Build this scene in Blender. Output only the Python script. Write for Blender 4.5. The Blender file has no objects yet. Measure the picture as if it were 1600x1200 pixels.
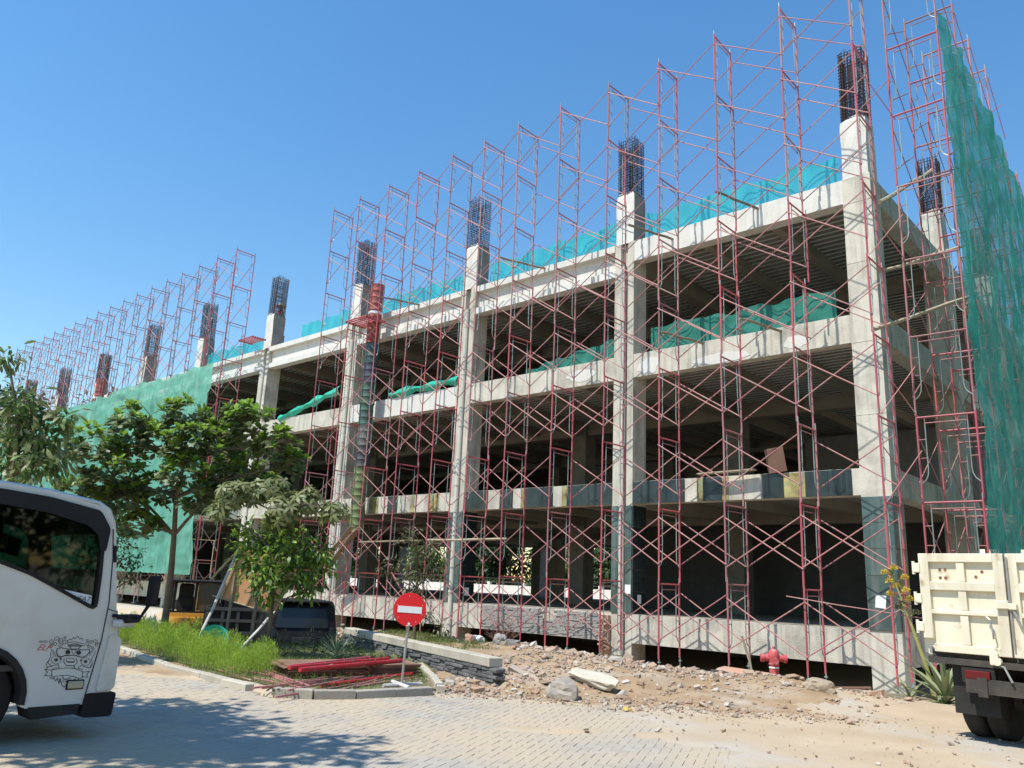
import bpy, bmesh, math, random
import numpy as np
from mathutils import Vector, Matrix, noise as mnoise
from mathutils.geometry import tessellate_polygon

random.seed(7); rng = np.random.default_rng(7)
R = math.radians
S = bpy.context.scene
COL = S.collection

# ------------------------------------------------------------------ camera, sky, sun, exposure
cam = bpy.data.cameras.new('camera'); camo = bpy.data.objects.new('camera', cam); COL.objects.link(camo)
cam.sensor_width = 36; cam.lens = 28.298; cam.clip_start = 0.1; cam.clip_end = 4000
_yaw, _pit, _rol = -0.740300515, 0.242637393, 0.0436025599
_f = Vector((math.sin(_yaw)*math.cos(_pit), math.cos(_yaw)*math.cos(_pit), math.sin(_pit)))
_r = Vector((math.cos(_yaw), -math.sin(_yaw), 0)); _u = _r.cross(_f)
_r2 = _r*math.cos(_rol)+_u*math.sin(_rol); _u2 = -_r*math.sin(_rol)+_u*math.cos(_rol)
camo.matrix_world = Matrix(((_r2.x,_u2.x,-_f.x,6.24084),(_r2.y,_u2.y,-_f.y,-20.6211),(_r2.z,_u2.z,-_f.z,1.8),(0,0,0,1)))
S.camera = camo
SUN_EL = R(60); SUN_AZ = math.atan2(-0.25, -1.0)     # toward the sun, clockwise from +Y
sdir = Vector((math.sin(SUN_AZ)*math.cos(SUN_EL), math.cos(SUN_AZ)*math.cos(SUN_EL), math.sin(SUN_EL)))
W = bpy.data.worlds.new('World'); S.world = W; W.use_nodes = True
nt = W.node_tree; bg = nt.nodes['Background']
sky = nt.nodes.new('ShaderNodeTexSky'); sky.sky_type = 'NISHITA'; sky.sun_disc = False
sky.sun_elevation = SUN_EL; sky.sun_rotation = SUN_AZ; sky.air_density = 1.5; sky.dust_density = 0.0; sky.ozone_density = 4.0
hsv = nt.nodes.new('ShaderNodeHueSaturation'); hsv.inputs['Saturation'].default_value = 1.24
nt.links.new(sky.outputs[0], hsv.inputs['Color']); nt.links.new(hsv.outputs[0], bg.inputs[0]); bg.inputs[1].default_value = 0.145
sl = bpy.data.lights.new('sun', 'SUN'); sl.energy = 4.6; sl.angle = R(0.5); sl.color = (1.0, 0.965, 0.87)
slo = bpy.data.objects.new('sun', sl); COL.objects.link(slo)
slo.rotation_euler = (-sdir).to_track_quat('-Z', 'Y').to_euler()
S.view_settings.view_transform = 'Standard'; S.view_settings.look = 'None'
S.view_settings.exposure = 0.35; S.view_settings.gamma = 1.0; S.view_settings.use_curve_mapping = False

# ------------------------------------------------------------------ materials
def mat(name, col, col2=None, scale=3.0, rough=0.8, bump=0.0, bscale=30.0, metal=0.0, rnd=0.0, island=None,
        col3=None, scale3=0.7, lo3=0.5, hi3=0.65, streak=None, transl=0.0, spec=0.3, alpha=None, coord='Position', detail=6, island_fac=0.5):
    m = bpy.data.materials.new(name); m.use_nodes = True
    N = m.node_tree.nodes; L = m.node_tree.links; b = N['Principled BSDF']; out = N['Material Output']
    if coord == 'Position': cs = N.new('ShaderNodeNewGeometry').outputs['Position']
    else: cs = N.new('ShaderNodeTexCoord').outputs[coord]
    def nz(sc, det=detail, vec=None, ro=0.6):
        n = N.new('ShaderNodeTexNoise'); n.inputs['Scale'].default_value = sc; n.inputs['Detail'].default_value = det
        n.inputs['Roughness'].default_value = ro
        L.new(vec or cs, n.inputs['Vector']); return n.outputs['Fac']
    def mixc(fac, a, bb, typ='MIX'):
        x = N.new('ShaderNodeMix'); x.data_type = 'RGBA'; x.blend_type = typ
        if hasattr(fac, 'links') or hasattr(fac, 'is_linked'): L.new(fac, x.inputs[0])
        else: x.inputs[0].default_value = fac
        for s, v in ((6, a), (7, bb)):
            if isinstance(v, tuple): x.inputs[s].default_value = (*v, 1)
            else: L.new(v, x.inputs[s])
        return x.outputs[2]
    def mr(v, a, bb, c=0.0, d=1.0):
        x = N.new('ShaderNodeMapRange'); L.new(v, x.inputs[0]); x.inputs[1].default_value = a; x.inputs[2].default_value = bb
        x.inputs[3].default_value = c; x.inputs[4].default_value = d; return x.outputs[0]
    c = col
    if col2: c = mixc(mr(nz(scale), 0.35, 0.68), col, col2)
    if island:
        g = N.new('ShaderNodeNewGeometry'); r_ = N.new('ShaderNodeValToRGB'); L.new(g.outputs['Random Per Island'], r_.inputs[0])
        cr = r_.color_ramp
        while len(cr.elements) < len(island): cr.elements.new(0.5)
        for i, ic in enumerate(island):
            cr.elements[i].position = i/(len(island)-1); cr.elements[i].color = (*ic, 1)
        c = mixc(island_fac, c, r_.outputs[0]) if not (isinstance(c, tuple)) else mixc(island_fac, c, r_.outputs[0])
    if col3: c = mixc(mr(nz(scale3, 4), lo3, hi3), c, col3)
    if streak:
        mp = N.new('ShaderNodeMapping'); mp.inputs['Scale'].default_value = (5, 5, 0.35); L.new(cs, mp.inputs[0])
        c = mixc(mr(nz(1.0, 5, mp.outputs[0]), 0.5, 0.78, 0, streak[1]), c, streak[0])
    if rnd:
        oi = N.new('ShaderNodeObjectInfo'); h = N.new('ShaderNodeHueSaturation')
        L.new(mr(oi.outputs['Random'], 0, 1, 1-rnd, 1+rnd), h.inputs['Value']); L.new(mr(oi.outputs['Random'], 0, 1, 0.5-rnd*0.03, 0.5+rnd*0.03), h.inputs['Hue'])
        if isinstance(c, tuple): h.inputs['Color'].default_value = (*c, 1)
        else: L.new(c, h.inputs['Color'])
        c = h.outputs[0]
    if isinstance(c, tuple): b.inputs['Base Color'].default_value = (*c, 1)
    else: L.new(c, b.inputs['Base Color'])
    b.inputs['Roughness'].default_value = rough; b.inputs['Metallic'].default_value = metal
    b.inputs['Specular IOR Level'].default_value = spec
    if bump:
        bn = N.new('ShaderNodeBump'); bn.inputs['Strength'].default_value = min(1, bump); bn.inputs['Distance'].default_value = 0.02
        L.new(nz(bscale, 8), bn.inputs['Height']); L.new(bn.outputs[0], b.inputs['Normal'])
    sh = b.outputs[0]
    if transl:
        t = N.new('ShaderNodeBsdfTranslucent'); ms = N.new('ShaderNodeMixShader'); ms.inputs[0].default_value = transl
        if isinstance(c, tuple): t.inputs[0].default_value = (*c, 1)
        else: L.new(c, t.inputs[0])
        L.new(sh, ms.inputs[1]); L.new(t.outputs[0], ms.inputs[2]); sh = ms.outputs[0]
    if alpha is not None:
        t = N.new('ShaderNodeBsdfTransparent'); ms = N.new('ShaderNodeMixShader')
        if isinstance(alpha, tuple): L.new(mr(nz(alpha[2], 4), 0.35, 0.7, alpha[0], alpha[1]), ms.inputs[0])
        else: ms.inputs[0].default_value = alpha
        L.new(sh, ms.inputs[1]); L.new(t.outputs[0], ms.inputs[2]); sh = ms.outputs[0]
    L.new(sh, out.inputs[0])
    return m

def glass(name, col, refl=0.08, through=0.75):
    m = bpy.data.materials.new(name); m.use_nodes = True
    N = m.node_tree.nodes; L = m.node_tree.links; out = N['Material Output']; N.remove(N['Principled BSDF'])
    t = N.new('ShaderNodeBsdfTransparent'); t.inputs[0].default_value = (col[0]*through, col[1]*through, col[2]*through, 1)
    g = N.new('ShaderNodeBsdfGlossy'); g.inputs['Roughness'].default_value = 0.03
    fr = N.new('ShaderNodeFresnel'); fr.inputs[0].default_value = 1.5
    mx = N.new('ShaderNodeMixShader'); L.new(fr.outputs[0], mx.inputs[0]); L.new(t.outputs[0], mx.inputs[1]); L.new(g.outputs[0], mx.inputs[2])
    L.new(mx.outputs[0], out.inputs[0]); return m

MT = {}
MT['concrete'] = mat('concrete', (0.49,0.46,0.39), (0.60,0.565,0.48), 1.6, 0.9, 0.5, 25, rnd=0.07, col3=(0.34,0.315,0.265), scale3=1.1, lo3=0.50, hi3=0.70, streak=((0.20,0.18,0.15),0.75))
MT['plaster'] = mat('plaster', (0.60,0.585,0.54), (0.68,0.665,0.62), 2.0, 0.85, 0.3, 30, rnd=0.04, col3=(0.50,0.46,0.40), scale3=1.3, lo3=0.6, hi3=0.75, streak=((0.42,0.38,0.32),0.45))
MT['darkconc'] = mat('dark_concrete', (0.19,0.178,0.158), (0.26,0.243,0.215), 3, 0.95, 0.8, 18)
MT['rib'] = mat('rib', (0.60,0.61,0.60), (0.68,0.69,0.68), 1.5, 0.6, metal=0.1)
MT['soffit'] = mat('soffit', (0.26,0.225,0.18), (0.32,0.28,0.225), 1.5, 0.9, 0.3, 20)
MT['deck'] = mat('deck', (0.34,0.35,0.36), (0.42,0.43,0.44), 1.5, 0.55, 0, metal=0.35)
MT['rebar'] = mat('rebar', (0.075,0.060,0.062), (0.115,0.078,0.065), 6, 0.8, rnd=0.12)
MT['tile'] = mat('tile', (0.012,0.020,0.023), (0.022,0.036,0.038), 2.5, 0.18, 0.05, 12, rnd=0.25, spec=0.5, streak=((0.07,0.08,0.078),0.4))
MT['greentile'] = mat('greentile', (0.045,0.085,0.078), (0.085,0.125,0.115), 3, 0.35, 0.08, 12, rnd=0.2, spec=0.45, streak=((0.21,0.22,0.205),0.75))
MT['adhesive'] = mat('adhesive', (0.46,0.40,0.17), (0.10,0.07,0.03), 2.5, 0.9, 0.4, 20, col3=(0.25,0.30,0.16), scale3=2)
MT['pvc'] = mat('pvc', (0.58,0.56,0.50), (0.46,0.44,0.38), 1.0, 0.5, rnd=0.08, streak=((0.30,0.27,0.22),0.5))
MT['red'] = mat('red_paint', (0.47,0.085,0.11), (0.43,0.12,0.135), 2.5, 0.5, rnd=0.16, col3=(0.30,0.14,0.10), scale3=5, lo3=0.58, hi3=0.75)
MT['pink'] = mat('pink_paint', (0.42,0.145,0.15), (0.36,0.18,0.16), 2.5, 0.55, rnd=0.16, col3=(0.36,0.28,0.24), scale3=4, lo3=0.52, hi3=0.7)
MT['faded'] = mat('faded_hazed_red_paint', (0.42,0.15,0.17), (0.36,0.19,0.18), 2.5, 0.6, rnd=0.2, col3=(0.30,0.20,0.17), scale3=5, lo3=0.5, hi3=0.7)  # worn red paint, also used to put haze into the upper lifts
MT['zinc'] = mat('zinc', (0.36,0.40,0.38), (0.25,0.33,0.29), 3, 0.45, metal=0.4, rnd=0.15)
MT['netgreen'] = mat('net_green', (0.15,0.50,0.375), (0.20,0.57,0.44), 1.2, 0.8, 0.35, 45, transl=0.4, alpha=(0.08,0.30,0.9), streak=((0.36,0.68,0.56),0.8))
MT['netcyan'] = mat('net_cyan', (0.03,0.50,0.56), (0.05,0.58,0.62), 1.2, 0.8, 0.3, 30, transl=0.45, alpha=(0.12,0.30,1.5))
MT['netdark'] = mat('net_dark', (0.03,0.21,0.16), (0.05,0.28,0.22), 1.8, 0.8, 0.5, 25, transl=0.25, alpha=(0.03,0.15,2.0))
MT['netteal'] = mat('net_teal', (0.03,0.30,0.23), (0.07,0.42,0.33), 1.5, 0.75, 0.5, 30, transl=0.4, alpha=(0.05,0.40,1.4), streak=((0.02,0.22,0.17),0.7))
MT['timber'] = mat('timber', (0.30,0.24,0.17), (0.22,0.175,0.125), 3, 0.85, 0.3, 30, rnd=0.15)
MT['bamboo'] = mat('bamboo', (0.40,0.34,0.24), (0.30,0.25,0.17), 4, 0.7, 0.2, 30, rnd=0.12)
MT['ply'] = mat('ply', (0.60,0.30,0.15), (0.68,0.37,0.20), 1.5, 0.8, 0.15, 20, rnd=0.08)
MT['plyedge'] = mat('plyedge', (0.15,0.085,0.06), (0.22,0.12,0.08), 2.5, 0.85, 0.3, 30, rnd=0.3)
MT['paper'] = mat('paper', (0.75,0.76,0.76), rough=0.8)
MT['dirt'] = mat('dirt', (0.41,0.31,0.205), (0.48,0.375,0.26), 0.9, 0.95, 0.6, 9, col3=(0.43,0.39,0.33), scale3=0.33, lo3=0.50, hi3=0.68, streak=None)
MT['soil'] = mat('soil', (0.30,0.20,0.115), (0.38,0.27,0.165), 2.2, 0.95, 0.8, 9, col3=(0.42,0.35,0.28), scale3=0.9, lo3=0.5, hi3=0.7)
MT['sand'] = mat('sand', (0.38,0.30,0.21), (0.30,0.25,0.19), 2.5, 0.95, 0.6, 12)
MT['garden'] = mat('garden', (0.20,0.17,0.10), (0.13,0.14,0.055), 1.6, 0.95, 0.8, 14)
MT['paver'] = mat('paver', (0.355,0.32,0.275), (0.41,0.375,0.325), 1.4, 0.9, 0.45, 45, island=[(0.30,0.27,0.235),(0.365,0.33,0.285),(0.41,0.375,0.325)], col3=(0.45,0.37,0.27), scale3=0.5, lo3=0.36, hi3=0.60, streak=None, island_fac=0.65)
MT['kerb'] = mat('kerb', (0.50,0.45,0.36), (0.40,0.365,0.30), 2, 0.9, 0.4, 25, rnd=0.1, streak=((0.28,0.26,0.20),0.5))
MT['kerbgrey'] = mat('kerbgrey', (0.40,0.36,0.30), (0.32,0.29,0.245), 2, 0.9, 0.4, 25, rnd=0.1, streak=((0.20,0.19,0.16),0.5))
MT['blackstone'] = mat('blackstone', (0.10,0.10,0.105), (0.17,0.165,0.16), 6, 0.85, 0.8, 14, rnd=0.2)
MT['greystone'] = mat('greystone', (0.26,0.25,0.24), (0.36,0.34,0.31), 5, 0.9, 0.8, 14, rnd=0.2)
MT['rubble'] = mat('rubble', (0.36,0.29,0.235), (0.43,0.37,0.31), 6, 0.95, 0.5, 40, island=[(0.42,0.37,0.30),(0.42,0.24,0.15),(0.36,0.27,0.18),(0.29,0.23,0.17),(0.55,0.51,0.45),(0.40,0.25,0.165),(0.35,0.28,0.20)], island_fac=0.8)
MT['boulder'] = mat('boulder', (0.27,0.235,0.20), (0.40,0.35,0.29), 3, 0.95, 0.8, 14)
MT['brick'] = mat('brick', (0.50,0.27,0.17), (0.42,0.33,0.27), 4, 0.95, 0.6, 20, rnd=0.15)
MT['white'] = mat('white_paint', (0.56,0.55,0.51), (0.60,0.59,0.55), 1.5, 0.28, spec=0.5, col3=(0.48,0.45,0.39), scale3=1.2, lo3=0.55, hi3=0.8)
MT['whitewall'] = mat('white_wall', (0.80,0.79,0.77), (0.74,0.73,0.70), 1, 0.85, streak=((0.5,0.48,0.45),0.4))
MT['cream'] = mat('cream_paint', (0.66,0.60,0.45), (0.73,0.68,0.54), 1.8, 0.5, 0.12, 6, rnd=0.04, col3=(0.40,0.30,0.19), scale3=4.5, lo3=0.60, hi3=0.72, streak=((0.42,0.32,0.21),0.55))
MT['rust'] = mat('rust', (0.20,0.075,0.04), (0.30,0.14,0.08), 8, 0.9)
MT['black'] = mat('black', (0.010,0.010,0.012), (0.016,0.016,0.018), 3, 0.5, spec=0.2)
MT['blackmat'] = mat('black_rubber', (0.022,0.021,0.020), (0.035,0.032,0.029), 4, 0.85, 0.3, 40)
MT['tyre'] = mat('tyre', (0.018,0.017,0.016), (0.045,0.040,0.034), 2.5, 0.9, 0.4, 40)
MT['chassis'] = mat('chassis', (0.045,0.042,0.038), (0.085,0.07,0.055), 4, 0.85, 0.3, 30)
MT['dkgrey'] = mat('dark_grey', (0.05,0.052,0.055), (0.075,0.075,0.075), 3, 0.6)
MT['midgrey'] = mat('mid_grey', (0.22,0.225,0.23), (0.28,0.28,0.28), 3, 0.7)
MT['yellow'] = mat('yellow_paint', (0.58,0.30,0.045), (0.48,0.24,0.04), 3, 0.55, col3=(0.28,0.16,0.07), scale3=3)
MT['amber'] = mat('amber', (0.42,0.36,0.24), rough=0.25, spec=0.5)
MT['lamp'] = mat('lamp_clear', (0.62,0.60,0.55), (0.5,0.47,0.40), 6, 0.15, spec=0.6)
MT['redlamp'] = mat('red_lamp', (0.12,0.012,0.012), rough=0.3)
MT['signred'] = mat('sign_red', (0.74,0.020,0.024), (0.70,0.024,0.028), 3, 0.4)
MT['tubered'] = mat('tube_red', (0.46,0.018,0.03), (0.40,0.04,0.05), 3, 0.45, col3=(0.30,0.12,0.09), scale3=6, lo3=0.58, hi3=0.72)
MT['signwhite'] = mat('sign_white', (0.80,0.80,0.78), rough=0.45)
MT['steel'] = mat('steel', (0.42,0.41,0.39), (0.34,0.32,0.29), 5, 0.45, metal=0.5, rnd=0.08)
MT['polewhite'] = mat('pole_white', (0.62,0.60,0.58), (0.48,0.44,0.40), 5, 0.5, streak=((0.3,0.2,0.15),0.4))
MT['bark'] = mat('bark', (0.14,0.105,0.075), (0.20,0.16,0.12), 6, 0.95, 0.8, 25, rnd=0.1)
MT['hydrant'] = mat('hydrant_red', (0.48,0.045,0.055), (0.50,0.13,0.125), 7, 0.7, 0.2, 30, col3=(0.55,0.36,0.33), scale3=5, lo3=0.55, hi3=0.7)
MT['tarpgreen'] = mat('tarp_green', (0.02,0.40,0.27), (0.03,0.48,0.34), 2, 0.4, spec=0.5)
MT['cloth'] = mat('white_sack', (0.70,0.69,0.66), (0.6,0.58,0.54), 3, 0.9, 0.4, 20)
MT['ink'] = mat('ink', (0.02,0.02,0.02), rough=0.6)
MT['inkred'] = mat('ink_red', (0.50,0.06,0.08), rough=0.5)
MT['skin'] = mat('skin', (0.25,0.14,0.09), rough=0.6)
MT['shirtred'] = mat('shirt_red', (0.50,0.05,0.06), rough=0.9)
MT['straw'] = mat('straw', (0.55,0.52,0.46), rough=0.9)
MT['glass'] = glass('tinted_glass', (0.34,0.43,0.39), through=0.95)
MT['darkglass'] = mat('dark_glass', (0.02,0.022,0.022), rough=0.08, spec=0.5)
MT['brownglass'] = mat('brown_glass', (0.10,0.075,0.05), rough=0.15, spec=0.5)
def leafmat(name, a, b, c, tr=0.3, rough=0.45):
    return mat(name, a, b, 0.8, rough, island=[a, b, c, b, a], island_fac=0.75, transl=tr, spec=0.4)
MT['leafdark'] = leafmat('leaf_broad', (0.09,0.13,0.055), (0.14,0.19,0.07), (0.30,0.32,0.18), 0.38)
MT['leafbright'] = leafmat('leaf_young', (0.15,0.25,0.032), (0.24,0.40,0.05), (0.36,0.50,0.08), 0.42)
MT['leafpale'] = leafmat('leaf_pale', (0.24,0.255,0.11), (0.15,0.19,0.06), (0.34,0.33,0.165))
MT['leafgreen'] = leafmat('leaf_green', (0.08,0.145,0.04), (0.125,0.21,0.055), (0.22,0.31,0.10), 0.36)
MT['leafolive'] = leafmat('leaf_olive', (0.10,0.11,0.05), (0.15,0.15,0.075), (0.21,0.20,0.11))
MT['leafshade'] = leafmat('leaf_shade', (0.035,0.065,0.022), (0.05,0.09,0.03), (0.08,0.13,0.04))
MT['feather'] = leafmat('feather_green', (0.27,0.40,0.04), (0.34,0.49,0.06), (0.46,0.58,0.12), 0.5, 0.6)
MT['grass'] = leafmat('grass', (0.09,0.16,0.025), (0.15,0.20,0.045), (0.27,0.27,0.10), 0.35, 0.7)
MT['agave'] = leafmat('agave', (0.13,0.18,0.10), (0.20,0.25,0.12), (0.30,0.29,0.16), 0.15, 0.5)
MT['yucca'] = leafmat('yucca', (0.09,0.15,0.10), (0.13,0.20,0.13), (0.20,0.26,0.17), 0.15, 0.5)
MT['redleaf'] = leafmat('red_leaf', (0.17,0.04,0.045), (0.22,0.07,0.06), (0.14,0.08,0.05), 0.25, 0.5)
MT['dryleaf'] = leafmat('dry_leaf', (0.22,0.11,0.09), (0.28,0.17,0.13), (0.2,0.12,0.09), 0.2, 0.8)
MT['flower'] = leafmat('flower', (0.62,0.48,0.03), (0.70,0.55,0.05), (0.55,0.36,0.08), 0.2, 0.8)
MT['stalk'] = mat('stalk', (0.30,0.30,0.09), (0.42,0.36,0.13), 5, 0.6)

# ------------------------------------------------------------------ mesh helpers
class MB:
    def __init__(s): s.v = []; s.f = []; s.m = []; s.cur = 0
    def add(s, vs, fs):
        o = len(s.v); s.v.extend([tuple(p) for p in vs]); s.f.extend([tuple(i+o for i in q) for q in fs]); s.m.extend([s.cur]*len(fs)); return s
    def box(s, a, b):
        x0,y0,z0 = a; x1,y1,z1 = b
        return s.add([(x0,y0,z0),(x1,y0,z0),(x1,y1,z0),(x0,y1,z0),(x0,y0,z1),(x1,y0,z1),(x1,y1,z1),(x0,y1,z1)],
                     [(0,3,2,1),(4,5,6,7),(0,1,5,4),(1,2,6,5),(2,3,7,6),(3,0,4,7)])
    def cbox(s, c, size, rot=None, bev=0.0):
        hx,hy,hz = (q/2 for q in size)
        M = rot if rot is not None else Matrix.Identity(3)
        if bev <= 0:
            vs = [Vector((x*hx,y*hy,z*hz)) for z in (-1,1) for x,y in ((-1,-1),(1,-1),(1,1),(-1,1))]
            fs = [(0,3,2,1),(4,5,6,7),(0,1,5,4),(1,2,6,5),(2,3,7,6),(3,0,4,7)]
        else:
            vs=[];fs=[]
            for zz,ins in ((-hz,bev),(-hz+bev,0),(hz-bev,0),(hz,bev)):
                for x,y in ((-1,-1),(1,-1),(1,1),(-1,1)): vs.append(Vector((x*(hx-ins),y*(hy-ins),zz)))
            fs=[(0,3,2,1),(12,13,14,15)]
            for k in range(3):
                for i in range(4):
                    j=(i+1)%4; fs.append((k*4+i,k*4+j,k*4+4+j,k*4+4+i))
        c = Vector(c)
        return s.add([M@v+c for v in vs], fs)
    def tube(s, p0, p1, r, n=6, r1=None, cap=True):
        return s.path([p0,p1],[r, r if r1 is None else r1], n, cap)
    def path(s, pts, rad, n=6, cap=True):
        pts = [Vector(p) for p in pts]
        if not isinstance(rad,(list,tuple)): rad=[rad]*len(pts)
        vs=[];fs=[]; ref=None
        for i,p in enumerate(pts):
            d = (pts[min(i+1,len(pts)-1)]-pts[max(i-1,0)])
            if d.length < 1e-9: d = Vector((0,0,1))
            d.normalize()
            if ref is None: ref = Vector((0,0,1)) if abs(d.z)<0.9 else Vector((1,0,0))
            a = d.cross(ref)
            if a.length < 1e-4: a = d.orthogonal()
            a.normalize(); b = d.cross(a); ref = a.cross(d) if False else ref
            for k in range(n):
                t = 2*math.pi*k/n; vs.append(p+(a*math.cos(t)+b*math.sin(t))*rad[i])
        for i in range(len(pts)-1):
            for k in range(n):
                k2=(k+1)%n; fs.append((i*n+k,i*n+k2,(i+1)*n+k2,(i+1)*n+k))
        if cap: fs.append(tuple(range(n))[::-1]); fs.append(tuple((len(pts)-1)*n+k for k in range(n)))
        return s.add(vs,fs)
    def lathe(s, prof, c=(0,0,0), n=16, rot=None):
        vs=[];fs=[]; c=Vector(c)
        for r,z in prof:
            for k in range(n):
                t=2*math.pi*k/n; v=Vector((r*math.cos(t),r*math.sin(t),z)); vs.append((rot@v if rot is not None else v)+c)
        for i in range(len(prof)-1):
            for k in range(n):
                k2=(k+1)%n; fs.append((i*n+k,i*n+k2,(i+1)*n+k2,(i+1)*n+k))
        fs.append(tuple(range(n))[::-1]); fs.append(tuple((len(prof)-1)*n+k for k in range(n)))
        return s.add(vs,fs)
    def prism(s, poly, fn, t0, t1, holes=()):
        """polygon (2-D) with holes, extruded between t0 and t1; fn(a,b,t)->xyz"""
        loops=[poly]+list(holes); flat=[q for l in loops for q in l]
        tri = tessellate_polygon([[Vector((a,b,0)) for a,b in l] for l in loops])
        n=len(flat); vs=[fn(a,b,t0) for a,b in flat]+[fn(a,b,t1) for a,b in flat]
        fs=[]
        for t in tri: fs.append(tuple(t)); fs.append(tuple(i+n for i in reversed(t)))
        o=0
        for l in loops:
            m=len(l)
            for i in range(m):
                j=(i+1)%m; fs.append((o+i,o+j,o+j+n,o+i+n))
            o+=m
        return s.add(vs,fs)
    def rock(s, c, r, sq=(1,1,0.7), seed=0):
        rr=random.Random(seed); t=(1+5**.5)/2
        V0=[(-1,t,0),(1,t,0),(-1,-t,0),(1,-t,0),(0,-1,t),(0,1,t),(0,-1,-t),(0,1,-t),(t,0,-1),(t,0,1),(-t,0,-1),(-t,0,1)]
        F0=[(0,11,5),(0,5,1),(0,1,7),(0,7,10),(0,10,11),(1,5,9),(5,11,4),(11,10,2),(10,7,6),(7,1,8),(3,9,4),(3,4,2),(3,2,6),(3,6,8),(3,8,9),(4,9,5),(2,4,11),(6,2,10),(8,6,7),(9,8,1)]
        M=Matrix.Rotation(rr.uniform(0,6.28),3,'Z')@Matrix.Rotation(rr.uniform(-.5,.5),3,'X')@Matrix.Rotation(rr.uniform(0,6.28),3,'Y')
        M2=Matrix.Rotation(rr.uniform(0,6.28),3,'Z')
        vs=[]
        for v in V0:
            w=M@(Vector(v).normalized()*rr.uniform(0.72,1.15)); w=Vector((w.x*sq[0],w.y*sq[1],w.z*sq[2])); vs.append(M2@w*r+Vector(c))
        return s.add(vs,F0)
    def chunk(s, c, size, rr):
        M=Matrix.Rotation(rr.uniform(0,6.28),3,'Z')@Matrix.Rotation(rr.uniform(-.6,.6),3,'X')@Matrix.Rotation(rr.uniform(-.6,.6),3,'Y')
        vs=[Vector((x*size[0]*rr.uniform(.7,1.1),y*size[1]*rr.uniform(.7,1.1),z*size[2]*rr.uniform(.7,1.1)))/2 for z in(-1,1) for x,y in((-1,-1),(1,-1),(1,1),(-1,1))]
        return s.add([M@v+Vector(c) for v in vs],[(0,3,2,1),(4,5,6,7),(0,1,5,4),(1,2,6,5),(2,3,7,6),(3,0,4,7)])
    def mesh(s, name, mats, smooth=False):
        me=bpy.data.meshes.new(name); me.from_pydata(s.v,[],s.f)
        for m in (mats if isinstance(mats,(list,tuple)) else [mats]): me.materials.append(MT[m] if isinstance(m,str) else m)
        if any(s.m): me.polygons.foreach_set('material_index', s.m)
        bm=bmesh.new(); bm.from_mesh(me); bmesh.ops.recalc_face_normals(bm,faces=bm.faces); bm.to_mesh(me); bm.free()
        if smooth: 
            me.polygons.foreach_set('use_smooth',[True]*len(me.polygons))
            try: me.set_sharp_from_angle(angle=R(40))
            except Exception: pass
        return me

def link(name, data, parent=None, loc=None):
    o=bpy.data.objects.new(name,data); COL.objects.link(o)
    if parent is not None: o.parent=parent
    if loc is not None: o.location=loc
    return o
def obj(name, mb, mats, parent=None, smooth=False, loc=None):
    return link(name, mb.mesh(name,mats,smooth), parent, loc)
def tag(o,label=None,cat=None,group=None,kind=None):
    if label: o['label']=label
    if cat: o['category']=cat
    if group: o['group']=group
    if kind: o['kind']=kind
    return o
def thing(name,label,cat,loc=(0,0,0),rz=0,group=None):
    o=link(name,None,None,loc); o.rotation_euler=(0,0,rz); o.empty_display_size=0.2
    return tag(o,label,cat,group)
ORD=['first','second','third','fourth','fifth','sixth','seventh','eighth','ninth','tenth','eleventh','twelfth','thirteenth','fourteenth','fifteenth','sixteenth','seventeenth','eighteenth','nineteenth','twentieth','twenty-first','twenty-second']
def sm(x,a,b):
    t=(x-a)/(b-a); t=0 if t<0 else 1 if t>1 else t
    return t*t*(3-2*t)
def fbm(x,y,s=1.0,seed=0.0):
    return mnoise.fractal(Vector((x*s+seed,y*s-seed,seed)),1.0,2.0,4)
def roundpoly(pts,r,n=4):
    out=[]; m=len(pts)
    for i in range(m):
        p=Vector(pts[i]); a=Vector(pts[i-1])-p; b=Vector(pts[(i+1)%m])-p
        rr=r[i] if isinstance(r,(list,tuple)) else r
        k=min(rr,a.length*.45,b.length*.45)
        if k<1e-4: out.append(tuple(p)); continue
        pa=p+a.normalized()*k; pb=p+b.normalized()*k
        for j in range(n+1):
            t=j/n; q=pa*(1-t)**2+p*2*t*(1-t)+pb*t*t; out.append((q.x,q.y))
    return out

# ------------------------------------------------------------------ ground, road, garden
def gz(x,y):
    d=(x+3.8)*-.55+(y+10.9)*.83
    s=(x+4.05)*.312+(y+9.46)*.95
    n=fbm(x,y,.8,3.1)
    wr=sm(x,-5.0,-3.2)
    right=.13*sm(d,0.1,2.6)*(1-sm(y,-5.0,-2.6))*(1+.5*n)
    right*=1-.75*sm(x,-1.0,2.0)
    left=.36*sm(s,-0.02,.12)*(1-sm(y,-6.2,-3.0))+.04*n*sm(s,.2,1)
    gar=.05*(1-sm(s,-.02,.1))*sm(-x,3.9,4.6)
    h=right*wr+(left+gar)*(1-wr)
    h-=.75*sm(-x,12.0,12.9)*sm(y,-9.4,-8.6)*(1-sm(y,-3.6,-2.2))
    h-=sm(-x,11.5,12.5)*left*sm(y,-9.4,-8.4)*(1-sm(y,-3,-2))
    h-=.26*sm(y,-4.0,-2.3)*(1-.5*sm(-x,16,20))+.16*sm(y,-1.7,-.5)
    h+=.13*math.exp(-(((x+.9)/1.2)**2+((y+5.0)/.7)**2))
    h+=.20*math.exp(-(((x+3.3)/1.5)**2+((y+7.4)/1.0)**2))*(.8+.6*n)
    h+=.16*math.exp(-(((x+6.5)/1.8)**2+((y+3.6)/.8)**2))*(.8+.6*n)
    return h
def isroad(x,y):
    d=(x+3.8)*-.55+(y+10.9)*.83
    return d<0
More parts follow.
